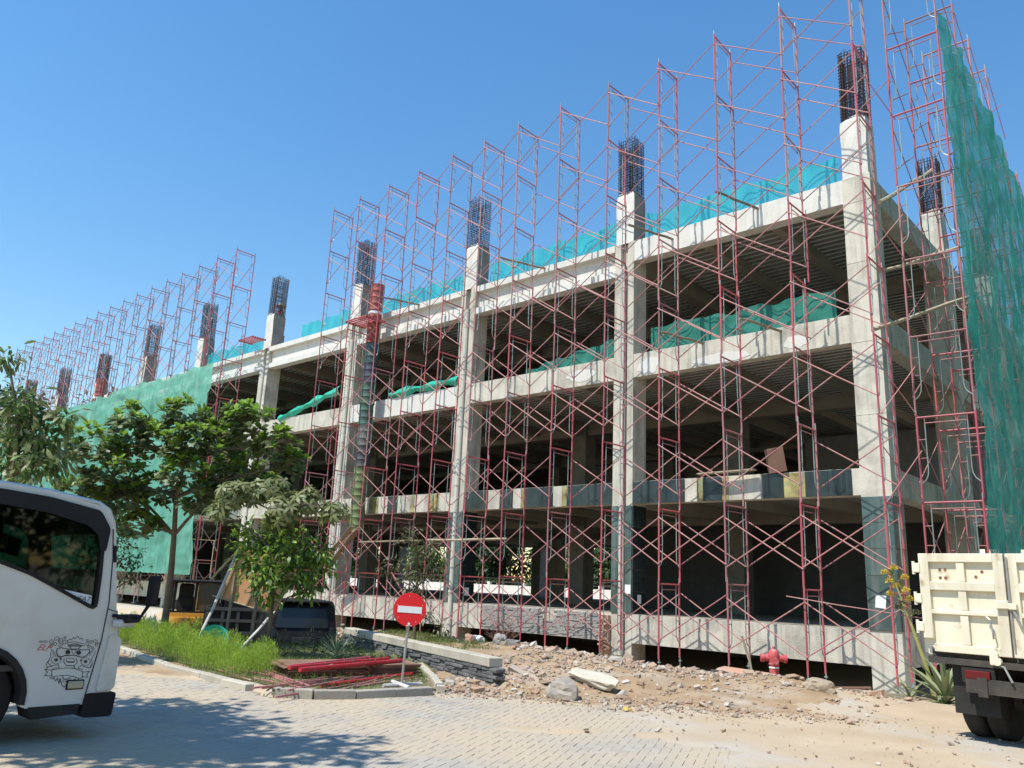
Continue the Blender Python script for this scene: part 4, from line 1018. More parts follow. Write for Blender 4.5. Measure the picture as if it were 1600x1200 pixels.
# ------------------------------------------------------------------ vehicles parked on the lower ground
LZ=-.72
def face(p): return math.atan2(p[1]+20.62,p[0]-6.24)+math.pi/2-math.pi    # local -y points at the viewer side
def rzto(x,y): 
    d=Vector((6.24-x,-20.62-y)); return math.atan2(d.y,d.x)+math.pi/2
vn=thing('black_van','black minivan seen from behind between the small tree and the stone wall','van',(-13.15,-7.4,LZ),rzto(-13.0,-7.3)+R(12)); vn.scale=(1.16,1,.97)
prof=roundpoly([(0,.35),(-.04,.75),(.06,1.05),(.22,1.78),(.42,1.87),(2.2,1.88),(2.7,1.75),(3.3,1.12),(3.9,.98),(4.0,.4)],.1,3)
cx=MB(); 
vs=[];fs=[]; sec=[(-.84,.10),(-.83,.02),(-.78,0),(.78,0),(.83,.02),(.84,.10)]
for x,ins in sec:
    for a,b in prof:
        q=Vector((a,b)); c=Vector((1.9,1.0)); q=c+(q-c)*(1-ins*.6); vs.append((x*(1-.10*max(0,(q.y-1.0))),q.x,q.y))
n=len(prof)
for i in range(len(sec)-1):
    for k in range(n): fs.append((i*n+k,i*n+(k+1)%n,(i+1)*n+(k+1)%n,(i+1)*n+k))
fs+=[tuple(range(n)),tuple((len(sec)-1)*n+k for k in range(n))]
obj('body',cx.add(vs,fs),'black',vn,True)
obj('rear_window',MB().prism(roundpoly([(-.62,1.14),(.62,1.14),(.56,1.66),(-.56,1.66)],.06,3),lambda a,b,t:(a,t+.06+(b-1.05)*.235-.02,b),-.01,.01),'darkglass',vn)
for s_ in (-1,1):
    obj('tail_lamp',MB().cbox((s_*.70,.03,.98),(.12,.08,.36),Matrix.Rotation(-.2,3,'X'),.02),'darkglass',vn)
    obj('side_window',MB().prism([(.5,1.18),(2.9,1.18),(2.3,1.66),(.55,1.66)],lambda a,b,t:(s_*(t*(1-.1*(b-1.0))),a,b),.835,.845),'darkglass',vn)
    for y in (.8,3.2): wheel(vn,(s_*.74,y,.32),(s_,0,0),.32,.2)
obj('bumper',MB().cbox((0,-.02,.48),(1.62,.14,.22),None,.04),'black',vn); obj('roof_spoiler',MB().cbox((0,.2,1.84),(1.3,.25,.05),None,.015),'black',vn)
obj('number_plate',MB().cbox((0,-.05,.82),(.44,.02,.15),None,.005),'dkgrey',vn)
bt=thing('black_pickup','black ribbed tipper bed of a small truck under the leaning plywood panel','truck',(-15.4,-8.0,LZ),rzto(-15.4,-8.0)+R(-6))
tg=obj('tailgate',MB().box((-.95,0,.78),(.95,.05,1.52)),'blackmat',bt)
for x in (-.92,-.5,-.08,.34,.76): obj('tailgate_rib',MB().box((x,-.05,.80),(x+.09,0.001,1.50)),'dkgrey',tg)
for z in (.79,1.12,1.43): obj('tailgate_rib',MB().box((-.94,-.06,z),(.94,.0,z+.08)),'dkgrey',tg)
for s_ in (-1,1):
    obj('bed_side',MB().box((s_*.95-.03,.05,.78),(s_*.95+.03,3.0,1.52)),'blackmat',bt)
    for y in (.7,3.6): wheel(bt,(s_*.78,y,.38),(s_,0,0),.38,.26,'chassis')
obj('bed_floor',MB().box((-.92,.05,.74),(.92,3.0,.80)).box((-.5,0,.5),(.5,4.4,.72)),'chassis',bt)
obj('cab',MB().prism(roundpoly([(3.1,.6),(4.6,.5),(4.6,1.3),(4.35,1.95),(3.2,1.95)],.08,3),lambda a,b,t:(t,a,b),-.85,.85),'black',bt)
ex=thing('mini_excavator','small yellow excavator with black cab half hidden behind the broad-leaved tree','excavator',(-17.2,-8.45,LZ),rzto(-17.2,-8.45)+R(-4))
for s_ in (-1,1):
    t_=obj('track',MB().prism(roundpoly([(-.2,.0),(1.7,.0),(1.85,.22),(1.7,.44),(-.2,.44),(-.35,.22)],.12,3),lambda a,b,t:(t,a,b),s_*.45,s_*.78),'blackmat',ex)
obj('undercarriage',MB().box((-.45,.2,.15),(.45,1.3,.5)),'chassis',ex)
bd=obj('counterweight',MB().prism(roundpoly([(-.75,.1),(-.55,-.22),(.55,-.22),(.78,.1),(.78,1.4),(-.75,1.4)],.15,3),lambda a,b,t:(a,b,t),.52,1.15),'yellow',ex)
for k in range(5): obj('louvre',MB().box((-.02,-.245,.62+k*.085),(.52,-.215,.665+k*.085)),'rust',bd)
obj('hood',MB().prism(roundpoly([(-.7,0),(.72,0),(.72,.8),(-.7,.8)],.1,3),lambda a,b,t:(a,b,t),1.15,1.26),'yellow',ex)
cb_=obj('cab',MB().box((-.74,.18,1.26),(-.66,.26,2.14)).box((-.06,.18,1.26),(.02,.26,2.14)).box((.70,.2,1.26),(.77,.28,2.1)).box((-.74,1.2,1.26),(-.66,1.28,2.14)).box((.70,1.2,1.26),(.77,1.28,2.1)).box((-.74,.2,1.26),(.77,.26,1.32)),'black',ex)
obj('cab_roof',MB().cbox((0,.72,2.18),(1.62,1.25,.09),None,.03),'black',cb_); obj('cab_window',MB().box((.03,.21,1.33),(.69,.23,2.12)),'brownglass',cb_); obj('seat',MB().cbox((-.32,.75,1.5),(.45,.5,.5),None,.08).cbox((-.32,.62,1.85),(.42,.14,.5),None,.05),'blackmat',cb_)
obj('boom',MB().path([(.0,1.4,.9),(.0,2.2,2.0),(.0,3.2,1.6),(.0,3.3,.6)],.11,6),'yellow',ex); obj('bucket',MB().cbox((0,3.3,.35),(.6,.4,.4),None,.05),'chassis',ex)

# ------------------------------------------------------------------ small things on the ground
sg=thing('no_entry_sign','round red no-entry sign with white bar on a low stand at the kerb','sign',(-4.33,-11.40,.10),rzto(-4.33,-11.4)+R(3))
obj('post',MB().path([(0,0,0.02),(.02,0,.6),(.05,0,1.02)],.021,8),'steel',sg,True)
obj('stand',MB().tube((-.30,-.16,.02),(.34,.20,.02),.03,7).tube((-.14,.3,.03),(.10,-.36,.02),.034,7),'polewhite',sg,True)
dk=obj('disc',MB().lathe([(.268,-.012),(.272,0),(.268,.012)],(.045,-.03,1.205),40,Matrix.Rotation(R(90),3,'X')@Matrix.Rotation(.0,3,'Y')),'signred',sg)
obj('bar',MB().cbox((.045,-.045,1.205),(.40,.004,.105),Matrix.Rotation(R(2),3,'Y')),'signwhite',dk)
obj('clamp',MB().lathe([(.02,0),(.02,.01)],(.045,-.043,.98),10,Matrix.Rotation(R(90),3,'X')).cbox((.045,-.044,.95),(.09,.004,.012)),'signwhite',dk)
for a in (20,95,160,215,300,340): obj('rivet',MB().lathe([(.006,0),(.004,.003)],(.045+.22*math.cos(R(a)),-.043,1.205+.22*math.sin(R(a))),8,Matrix.Rotation(R(90),3,'X')),'signwhite',dk)

ps=thing('plywood_stack','stack of weathered brown formwork boards on the grass behind the sign','boards',(-6.25,-11.05,.05),math.atan2(.95,.31))
for k in range(8):
    o=obj('plywood_board',MB().cbox((0,0,0),(2.45+random.uniform(-.08,.08),1.0,.024),None,.002),'plyedge',ps); o.location=(random.gauss(0,.035),random.gauss(0,.02),.02+k*.029); o.rotation_euler=(0,0,random.gauss(0,.012))
def tubeT(p0,p1,r,m,label,group=None):
    p0,p1=Vector(p0),Vector(p1); o=obj('scaffold_tube',MB().tube((0,0,0),p1-p0,r,8),m,smooth=True); o.location=p0; return tag(o,label,'tube',group)
tubeT((-5.55,-12.75,.325),(-6.2,-10.15,.315),.034,'tubered','thick red tube lying along the far edge of the board stack')
tubeT((-5.25,-12.75,.325),(-5.80,-10.15,.315),.038,'tubered','thick red tube lying along the near edge of the board stack')
tubeT((-5.45,-12.2,.305),(-6.1,-11.3,.305),.022,'tarpgreen','short green tube lying between the red tubes on the boards')
tubeT((-5.75,-12.6,.325),(-6.55,-10.3,.315),.026,'red','slimmer red tube lying on the left part of the board stack')
tubeT((-5.0,-12.5,.10),(-5.45,-10.2,.12),.03,'tubered','thick red tube lying on the ground in front of the board stack')
rr=random.Random(8)
for k in range(17):
    a=R(105+rr.gauss(0,9)); L=rr.uniform(1.3,2.6); cx_=rr.uniform(-6.0,-4.75); cy_=rr.uniform(-12.7,-11.0)
    if k<6: cx_=rr.uniform(-7.4,-5.4); cy_=rr.uniform(-12.95,-12.5); a=R(170+rr.gauss(0,8))
    dx,dy=math.cos(a)*L/2,math.sin(a)*L/2
    tubeT((cx_-dx,cy_-dy,.07+rr.uniform(0,.06)),(cx_+dx,cy_+dy,.07+rr.uniform(0,.08)),.016,'pink','thin pinkish scaffold tube lying loose in the grass inside the kerb corner','loose tubes in the grass')

# leaning plywood panel with props
pn=thing('leaning_board','tilted orange plywood panel on timbers leaning between the two trees','panel',(-12.65,-9.3,0))
pc=[Vector(p)-Vector((-12.65,-9.3,0)) for p in ((-13.089, -9.577, 2.488), (-13.372, -9.838, 1.148), (-12.377, -8.808, 0.783), (-11.986, -8.431, 2.075))]
nrm=(pc[1]-pc[0]).cross(pc[3]-pc[0]).normalized()
if nrm.dot(Vector((1,-1,0)))<0: nrm=-nrm
obj('board',MB().add([*pc,*[p-nrm*.02 for p in pc]],[(0,1,2,3),(7,6,5,4),(0,4,5,1),(1,5,6,2),(2,6,7,3),(3,7,4,0)]),'ply',pn)
for t in (.06,.5,.94):
    a=pc[0].lerp(pc[3],t)+nrm*.03; b=pc[1].lerp(pc[2],t)+nrm*.03; obj('batten',MB().tube(a+(a-b)*.08,b,.026,4),'bamboo',pn)
a=pc[1]+nrm*.03; b=pc[2]+nrm*.03; obj('batten',MB().tube(a-(b-a)*.1,b,.02,4),'bamboo',pn)
obj('post',MB().tube((.05,.05,-.7),(.12,.06,1.6),.045,6),'timber',pn); obj('post',MB().tube((-.5,-.35,-.4),(-.45,-.3,1.7),.045,6),'timber',pn)
pole('prop_pole',(-12.419, -10.027, 2.18),(-11.85,-11.1,.05),.035,'polewhite','white pole propping the left edge of the orange plywood panel')
pole('prop_pole',(-10.515,-9.962,.93),(-10.27,-10.99,.07),.033,'polewhite','white pole slanting to the ground under the small tree')
pole('timber_putlog',(-12.4, -9.956, 2.337),(-13.314, -10.117, 1.607),.035,'bamboo','short pale timber tied beside the top of the white prop')
tb=obj('plastic_tub',MB().lathe([(.20,0),(.30,.24),(.31,.25),(.29,.24),(.19,.01)],n=20,rot=Matrix.Rotation(R(55),3,'Y')@Matrix.Rotation(R(20),3,'X')),'tarpgreen',smooth=True); tb.location=(-11.35,-10.95,.22); tag(tb,'bright green plastic tub tipped over among the feathery plants','tub')
def tarp(u,v): return (-10.9+.8*u-.1*v,-10.75+.35*u+.3*v,.14+.10*math.sin(u*7+v*3)+.05*fbm(u*3,v*3,1,2))
sheet('plastic_sheet',tarp,16,8,'netcyan','crumpled turquoise plastic sheet lying behind the feathery plants','sheet')
def sack(u,v):
    t=u*2*math.pi; r=.08+.30*v**1.3*(1+.15*math.sin(t*5)+.1*math.sin(t*3+1)); return (-14.0+r*math.cos(t),-11.15+r*math.sin(t),.62-.60*v+.03*math.sin(t*4))
sheet('white_sack',sack,36,10,'cloth','white cloth sack slumped against the foot of the broad-leaved tree','sack')

# hydrant
hy=thing('fire_hydrant','faded pink-red fire hydrant standing in the rubble heap','hydrant',(-1.62,-3.35,groundz(-1.62,-3.35)-.01),rzto(-1.62,-3.35)+R(10))
obj('barrel',MB().lathe([(.17,0),(.17,.04),(.10,.05),(.095,.40),(.115,.41),(.115,.44),(.10,.45),(.12,.55),(.12,.62),(.10,.68),(.06,.72),(.03,.73),(.03,.78)],n=20),'hydrant',hy,True)
rx=Matrix.Rotation(R(90),3,'Y')
obj('outlet',MB().lathe([(.065,.08),(.065,.2),(.085,.2),(.085,.27)],(0,0,.54),12,rx),'hydrant',hy,True); obj('outlet',MB().lathe([(.065,.08),(.065,.2),(.085,.2),(.085,.27)],(0,0,.54),12,Matrix.Rotation(R(-90),3,'Y')),'hydrant',hy,True)
obj('outlet',MB().lathe([(.05,.08),(.05,.16),(.07,.16),(.07,.2)],(0,0,.5),12,Matrix.Rotation(R(90),3,'X')),'hydrant',hy,True)
obj('collar',MB().lathe([(.105,.34),(.105,.37)],n=20),'signwhite',hy)

# stones and debris worth pointing at
def stone(name,p,size,seed,m,label,rz=0,cat='stone'):
    mb=MB(); rr=random.Random(seed)
    bm=bmesh.new(); bmesh.ops.create_icosphere(bm,subdivisions=3,radius=1.0)
    for v in bm.verts:
        q=v.co; k=.82+.30*mnoise.fractal(q*1.1+Vector((seed,0,0)),1.0,2.0,4); 
        ax=max(abs(q.x),abs(q.y),abs(q.z)); f=(1/ax)**.55
        v.co=Vector((q.x*size[0]/2,q.y*size[1]/2,q.z*size[2]/2))*k*f
    me=bpy.data.meshes.new(name); bm.to_mesh(me); bm.free(); me.materials.append(MT[m]); 
    o=link(name,me); o.location=p; o.rotation_euler=(rr.uniform(-.15,.15),rr.uniform(-.15,.15),rz); return tag(o,label,cat)
def onG(x,y,dz=0): return (x,y,groundz(x,y)+dz)
stone('boulder',onG(-2.45,-9.55,.14),(.62,.5,.42),2,'boulder','grey-brown boulder at the road edge in front of the rubble',.4)
stone('rubble_stone',onG(-8.4,-5.5,.08),(.42,.34,.24),5,'signwhite','rounded white stone on the grass strip above the stone wall',.2)
stone('rubble_stone',onG(-7.5,-5.6,.10),(.34,.3,.36),6,'greystone','upright grey stone beside the broken planter block',.2)
stone('rubble_stone',onG(.1,-5.3,.08),(.55,.42,.3),8,'sand','tan soil lump on the dirt below the corner column',.6)
stone('rubble_stone',onG(-8.05,-6.1,.08),(.3,.26,.3),12,'brick','rust-brown stone at the end of the stone wall',.1)
stone('rubble_stone',onG(-6.7,-2.6,.1),(.5,.4,.3),13,'signwhite','white rubble lump near the scaffold foot by the second column',.5)
sb=stone('kerb_slab',onG(-2.65,-8.45,.12),(1.45,.40,.20),31,'kerb','broken cream kerb slab lying behind the boulder',R(-12),'kerb slab'); sb.rotation_euler=(.3,.08,R(-12))
sb=obj('planter_block',MB().prism([(-.3,-.22),(.3,-.22),(.3,.22),(-.3,.22)],lambda a,b,t:(a,b,t),0,.22,[[(-.22,-.14),(.22,-.14),(.22,.14),(-.22,.14)]]),'greystone'); sb.location=onG(-7.85,-5.0,-.02); sb.rotation_euler=(.04,.05,.5); tag(sb,'square grey planter block half buried near the wall end','planter')
sb=obj('masonry_chunk',MB().cbox((0,0,0),(1.5,.4,.34),None,.05),'brick'); sb.location=onG(-2.7,-2.35,.16); sb.rotation_euler=(.1,.03,R(-3)); tag(sb,'long orange masonry chunk lying behind the hydrant','masonry')
pole('black_pipe',onG(-3.3,-3.0,.16),onG(-1.95,-2.62,.16),.055,'chassis','dark pipe lying in the rubble left of the hydrant','pipe')
pole('timber_stake',onG(-2.45,-2.6,.2),(-2.75,-2.5,.85),.03,'timber','timber stake sticking out of the rubble beside the hydrant','stake')
plank('timber_plank',onG(-.9,-1.6,.10),onG(.9,-1.3,.12),.16,.04,'timber','grey timber plank lying at the foot of the corner column')
plank('timber_plank',onG(-.3,-2.3,.10),onG(.7,-2.2,.10),.14,.05,'timber','short broken plank in front of the corner column foot')
plank('timber_plank',onG(-1.2,-2.2,.12),onG(-.2,-1.7,.22),.12,.04,'plyedge','splintered brown plank beside the corner scaffold foot')
plank('timber_plank',onG(-9.2,-2.6,.15),onG(-8.0,-2.9,.2),.1,.04,'bamboo','pale plank lying on rubble left of the second column')
plank('timber_plank',onG(-8.8,-4.6,.12),onG(-7.6,-4.4,.12),.1,.04,'bamboo','pale stick of timber beside the planter block')
yb=obj('plastic_scrap',MB().rock((0,0,.02),.09,(1,.6,.4),3),'flower'); yb.location=onG(-1.05,-9.75); tag(yb,'crumpled yellow plastic scrap at the pavement edge','scrap')

def ruin(n,fn,seed,name,label=None,big=1.0):
    rr=random.Random(seed); mb=MB(); c=0
    while c<n:
        p=fn(rr)
        if p is None: continue
        x,y,dz,s=p; c+=1
        z=groundz(x,y)+dz
        if rr.random()<.55: mb.rock((x,y,z+s*.2),s*.62,(1,rr.uniform(.6,1),rr.uniform(.4,.8)),rr.random())
        else: mb.chunk((x,y,z+s*.2),(s*1.5,s*rr.uniform(.7,1.2),s*rr.uniform(.35,.7)),rr)
    o=obj(name,mb,'rubble'); tag(o,kind='stuff'); return o
def fA(rr):
    x=rr.uniform(-5.2,1.4); y=rr.uniform(-10.8,-1.3); d=(x+3.8)*-.55+(y+10.9)*.83
    if d<.05: return None
    w=.18+.8*sm(y,-6.5,-3)+.5*max(0,fbm(x,y,.7,11)); w*=1-.8*sm(x,-1.2,.4)*(1-sm(y,-4,-2.5)); w*= 1-.9*math.exp(-(((x+1.0)/1.0)**2+((y+4.1)/.7)**2))
    if x<-3.6: w+=.3
    if rr.random()>w: return None
    return (x,y,0,min(.20,.023*math.exp(rr.gauss(.3,.62))))
ruin(8200,fA,1,'rubble')
def fB(rr):
    x=rr.uniform(-21,-4.6); y=rr.uniform(-6.5,-1.2); s=(x+4.05)*.312+(y+9.46)*.95
    if s<.4 or (x<-12 and y<-2.6): return None
    w=.2+.8*sm(y,-5,-2.6)+.4*fbm(x,y,.6,13)
    if rr.random()>w: return None
    return (x,y,0,min(.28,.040*math.exp(rr.gauss(.3,.6))))
ruin(3800,fB,2,'rubble')
def fC(rr):
    t=rr.uniform(-.5,7); x=-3.8+.83*t; y=-10.9+.55*t+rr.gauss(0,.45)-.1
    if x>2.2 or rr.random()<sm(x,-1,2.2)*.8: return None
    return (x,y,.005,.018*math.exp(rr.gauss(.3,.5)))
ruin(1100,fC,3,'pebbles')
def fD(rr):
    x=rr.uniform(-4,5); y=rr.uniform(-17,-6)
    if not roadzone(x,y): return None
    if rr.random()>.2+.8*cover(x,y): return None
    return (x,y,.012,.010*math.exp(rr.gauss(.2,.6)))
ruin(900,fD,4,'pebbles')
def fE(rr):
    x=rr.gauss(-21,3); y=rr.gauss(-3.4,.7); return (x,y,.35*math.exp(-((x+21)/3)**2),.07*math.exp(rr.gauss(.3,.55)))
ruin(700,fE,5,'rubble')

# ------------------------------------------------------------------ plants
class LB:
    """leaf collector, numpy: obovate 6-point leaves"""
    def __init__(s): s.V=[]; s.M=[]
    def add(s,b,d,up,L,W,droop=.15,m=0,tipw=.5):
        b=np.asarray(b,float); d=np.asarray(d,float); d/=np.linalg.norm(d,axis=1,keepdims=True)+1e-9
        sd=np.cross(d,up); sd/=np.linalg.norm(sd,axis=1,keepdims=True)+1e-9
        nn=np.cross(sd,d); L=np.asarray(L).reshape(-1,1); W=np.asarray(W).reshape(-1,1)
        p1=b+d*L*.35; p2=b+d*L*.72-nn*L*droop*.4; t=b+d*L-nn*L*droop
        V=np.stack([b,p1-sd*W*.36+nn*W*.06,p1+sd*W*.36+nn*W*.06,p2-sd*W*tipw+nn*W*.08,p2+sd*W*tipw+nn*W*.08,t],1)
        s.V.append(V); s.M.append(np.full(len(b),m) if np.isscalar(m) else np.asarray(m)); return s
    def build(s,name,mats,parent=None,origin=(0,0,0)):
        V=np.concatenate(s.V); M=np.concatenate(s.M); n=len(V); me=bpy.data.meshes.new(name)
        me.vertices.add(n*6); me.vertices.foreach_set('co',(V-np.asarray(origin)).astype(np.float32).ravel())
        base=np.arange(n)[:,None]*6
        lv=np.concatenate([base+np.array([[0,2,1]]),base+np.array([[1,2,4,3]]),base+np.array([[3,4,5]])],1)
        me.loops.add(n*10); me.loops.foreach_set('vertex_index',lv.astype(np.int32).ravel())
        me.polygons.add(n*3); st=(np.arange(n)[:,None]*10+np.array([[0,3,7]])).ravel(); me.polygons.foreach_set('loop_start',st.astype(np.int32))
        me.polygons.foreach_set('material_index',np.repeat(M,3).astype(np.int32))
        me.update(calc_edges=True); me.validate()
        for m in mats: me.materials.append(MT[m])
        return link(name,me,parent)
def rdir(n,zlo=-1,zhi=1):
    z=rng.uniform(zlo,zhi,n); t=rng.uniform(0,2*np.pi,n); r=np.sqrt(1-z*z); return np.stack([r*np.cos(t),r*np.sin(t),z],1)
def rosettes(lb,cl,per,leaves,L,W,bright=.25,up=.5,shell=.55):
    for x,y,z,r in cl:
        n=max(4,int(per*(r/.6)**2)); u=rdir(n,-.75,1.0); rad=r*(shell+(1.05-shell)*rng.random(n)**.6)
        c=np.array([x,y,z])+u*rad[:,None]*np.array([1,1,.85])
        ax=u*.55+np.array([0,0,up])+rng.normal(0,.18,(n,3)); ax/=np.linalg.norm(ax,axis=1,keepdims=True)
        a=np.cross(ax,np.array([.31,.2,.9])); a/=np.linalg.norm(a,axis=1,keepdims=True); bb=np.cross(ax,a)
        for k in range(leaves):
            t=2*np.pi*k/leaves+rng.uniform(0,6.28,n)*.0+rng.normal(0,.3,n)+np.arange(n)
            el=rng.uniform(-.25,.55,n) if k%2 else rng.uniform(.45,1.2,n)
            d=(a*np.cos(t)[:,None]+bb*np.sin(t)[:,None])*np.cos(el)[:,None]+ax*np.sin(el)[:,None]
            s_=rng.uniform(.65,1.1,n)
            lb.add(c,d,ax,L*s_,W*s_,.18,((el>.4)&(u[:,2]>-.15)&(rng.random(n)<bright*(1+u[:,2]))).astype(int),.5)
def spray(lb,cl,n,L,W,hang=.3,m=0,tipw=.36,flat=.9,out=.6):
    for x,y,z,r in cl:
        k=max(6,int(n*(r/.5)**2)); u=rdir(k,-.9,1.0); rad=r*rng.random(k)**.42
        c=np.array([x,y,z])+u*rad[:,None]*np.array([1,1,flat])*(1+.25*rng.normal(0,1,(k,1)))
        d=u*out+rng.normal(0,.5,(k,3))+np.array([0,0,-hang]); upv=np.tile([0,0,1.],(k,1))+rng.normal(0,.35,(k,3))
        s_=rng.uniform(.6,1.15,k); lb.add(c,d,upv,L*s_,W*s_,.2,m,tipw)
def palm(lb,cl,n,L,W,fing=5,m=0,hang=.15):
    for x,y,z,r in cl:
        k=max(5,int(n*(r/.4)**2)); u=rdir(k,-.8,1.0); c=np.array([x,y,z])+u*(r*(.35+.7*rng.random(k)))[:,None]*np.array([1,1,.8])
        ax=u*.7+np.array([0,0,.35])+rng.normal(0,.2,(k,3)); ax/=np.linalg.norm(ax,axis=1,keepdims=True)
        a=np.cross(ax,np.array([.2,.3,.9])); a/=np.linalg.norm(a,axis=1,keepdims=True); bb=np.cross(ax,a); r0=rng.uniform(0,6.28,k)
        for f in range(fing):
            t=r0+2*np.pi*f/fing+rng.normal(0,.15,k); d=a*np.cos(t)[:,None]+bb*np.sin(t)[:,None]+ax*.15+np.array([0,0,-hang])
            s_=rng.uniform(.7,1.1,k); lb.add(c,d,ax,L*s_,W*s_,.25,m,.40)
def woody(cl,base,trunk,r0,forks,rb=.05,seed=0):
    """trunk polyline then limbs to every cluster"""
    rr=random.Random(seed); mb=MB(); T=[Vector(p) for p in trunk]; n=len(T)
    mb.path(T,[r0*(1-.55*i/(n-1)) for i in range(n)],9)
    for x,y,z,r in cl:
        e=Vector((x,y,z)); 
        best=min(T[forks:],key=lambda q:(q-e).length+max(0,q.z-e.z+.3)*2); m1=best.lerp(e,.5)+Vector((rr.gauss(0,.1),rr.gauss(0,.1),rr.uniform(-.05,.2)*(e-best).length))
        mb.path([best,best.lerp(m1,.5)+Vector((0,0,.03)),m1,m1.lerp(e,.6),e],[rb,rb*.85,rb*.65,rb*.5,rb*.3],6)
        for k in range(3):
            q=e+Vector((rr.gauss(0,.5),rr.gauss(0,.5),rr.gauss(.1,.4)))*r; mb.path([m1.lerp(e,.5),(m1+q)/2+Vector((0,0,.05)),q],[rb*.4,rb*.3,rb*.15],4)
    return mb
def mktree(name,label,base,cl,trunk,r0,forks,rb,leaffn,mats,seed,cat='tree',group=None):
    B=np.array(base); t=thing(name,label,cat,base,0,group)
    mb=woody(cl,base,trunk,r0,forks,rb,seed); mb.v=[(p[0]-B[0],p[1]-B[1],p[2]-B[2]) for p in mb.v]
    obj('trunk',mb,'bark',t,True)
    lb=LB(); leaffn(lb); lb.build('crown',mats,t,B); return t
t1=[(-13.93,-13.15,4.51,.7),(-13.62,-12.63,5.2,.59),(-13.8,-12.67,3.96,.78),(-13.33,-12.15,4.78,.59),(-12.63,-11.7,5.42,.59),(-12.03,-11.72,4.58,.7),(-12.29,-11.73,3.91,.62),(-12.29,-10.89,4.89,.65),(-11.12,-10.74,5.2,.62),(-10.78,-10.28,4.7,.59),(-12.32,-10.34,4.17,.74),(-10.74,-9.82,4.38,.43),(-13.7,-11.73,3.67,.7),(-13.93,-12.35,3.23,.65),(-14.5,-12.77,3.51,.54),(-12.07,-11.12,3.36,.59),(-13.84,-11.92,2.72,.5),(-15.02,-13.15,3.57,.34),(-11.59,-10.94,5.53,.34),(-11.54,-10.05,3.85,.54)]
t0=[(-11.16,-16.06,5.61,.27),(-10.73,-15.85,4.77,.37),(-11.54,-15.65,4.08,.62),(-10.78,-15.21,4.08,.49),(-10.33,-15.15,4.49,.27),(-10.47,-15.4,3.6,.52),(-11.71,-15.55,3.47,.49),(-10.91,-15.56,4.41,.43)]
dark=[(-16.15,-11.73,2.6,.63),(-15.85,-11.19,2.05,.47),(-15.77,-11.65,3.18,.5),(-16.54,-11.73,2.02,.5),(-16.25,-12.26,2.64,.5),(-15.72,-11.07,1.48,.3)]
t2p=[(-10.01,-11.63,3.38,.42),(-9.75,-10.94,3.55,.47),(-9.14,-10.41,3.34,.42),(-8.31,-10.22,3.13,.31),(-10.15,-11.8,3.03,.25),(-9.15,-10.94,3.08,.39)]
t2g=[(-10.15,-10.96,2.54,.45),(-9.24,-10.65,2.45,.58),(-8.87,-10.06,2.29,.39),(-9.47,-10.81,1.8,.58),(-9.11,-10.25,1.9,.53),(-9.76,-10.73,1.33,.25),(-9.83,-11.08,1.99,.42),(-9.15,-10.09,1.43,.25)]
sap=[(-8.88,-7.51,2.8,.28),(-8.91,-7.13,2.37,.34),(-9.23,-7.56,2.16,.25),(-8.65,-6.81,2.08,.31),(-9.05,-7.06,1.8,.4),(-9.23,-7.06,1.26,.28),(-8.86,-6.85,.98,.22),(-8.48,-6.63,.63,.22),(-9.49,-7.72,1.99,.16),(-8.63,-7.06,2.65,.22)]
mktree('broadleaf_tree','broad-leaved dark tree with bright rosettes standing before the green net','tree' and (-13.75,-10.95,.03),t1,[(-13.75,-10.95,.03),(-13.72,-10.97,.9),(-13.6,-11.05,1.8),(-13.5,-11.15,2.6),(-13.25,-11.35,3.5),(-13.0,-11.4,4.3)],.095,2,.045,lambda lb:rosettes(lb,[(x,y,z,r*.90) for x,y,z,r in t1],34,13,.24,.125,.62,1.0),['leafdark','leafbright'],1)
mktree('drooping_tree','pale drooping-leaved tree at the left edge above the white truck','tree' and (-11.3,-15.75,0),t0,[(-11.3,-15.75,-.02),(-11.25,-15.7,1.2),(-11.2,-15.65,2.4),(-11.1,-15.6,3.4),(-11.0,-15.7,4.4)],.11,2,.04,lambda lb:(spray(lb,t0,90,.26,.10,.55,0),spray(lb,t0,150,.25,.10,.45,1)),['leafpale','leafgreen'],2)
mktree('small_leaved_tree','low dark small-leaved tree between the truck mirror and the green net','tree' and (-16.1,-11.6,0.03),dark,[(-16.1,-11.6,.03),(-16.1,-11.6,.9),(-16.05,-11.6,1.6),(-16.1,-11.7,2.3)],.09,1,.035,lambda lb:spray(lb,dark,230,.14,.07,.2,0),['leafshade'],3)
t2=t2p+t2g
def lf2(lb): palm(lb,t2p,44,.24,.085,6,0); spray(lb,t2g,170,.19,.09,.35,1); spray(lb,t2g,130,.20,.095,.2,2)
mktree('two_tone_tree','slim tree with pale upper and green lower leaves beside the black van','tree' and (-9.85,-10.45,.03),t2,[(-9.85,-10.45,.03),(-9.82,-10.5,.8),(-9.7,-10.6,1.5),(-9.6,-10.7,2.2),(-9.5,-10.75,3.0)],.06,1,.028,lf2,['leafpale','leafgreen','leafbright'],4)
mktree('grey_green_sapling','dusty grey-green sapling growing above the stone wall behind the sign','tree' and (-9.1,-6.95,.36),sap,[(-9.1,-6.95,.3),(-9.05,-7.0,.9),(-9.0,-7.05,1.6),(-8.95,-7.15,2.4),(-8.88,-7.4,2.8)],.045,1,.016,lambda lb:spray(lb,sap,260,.16,.06,.25,0),['leafolive'],5)
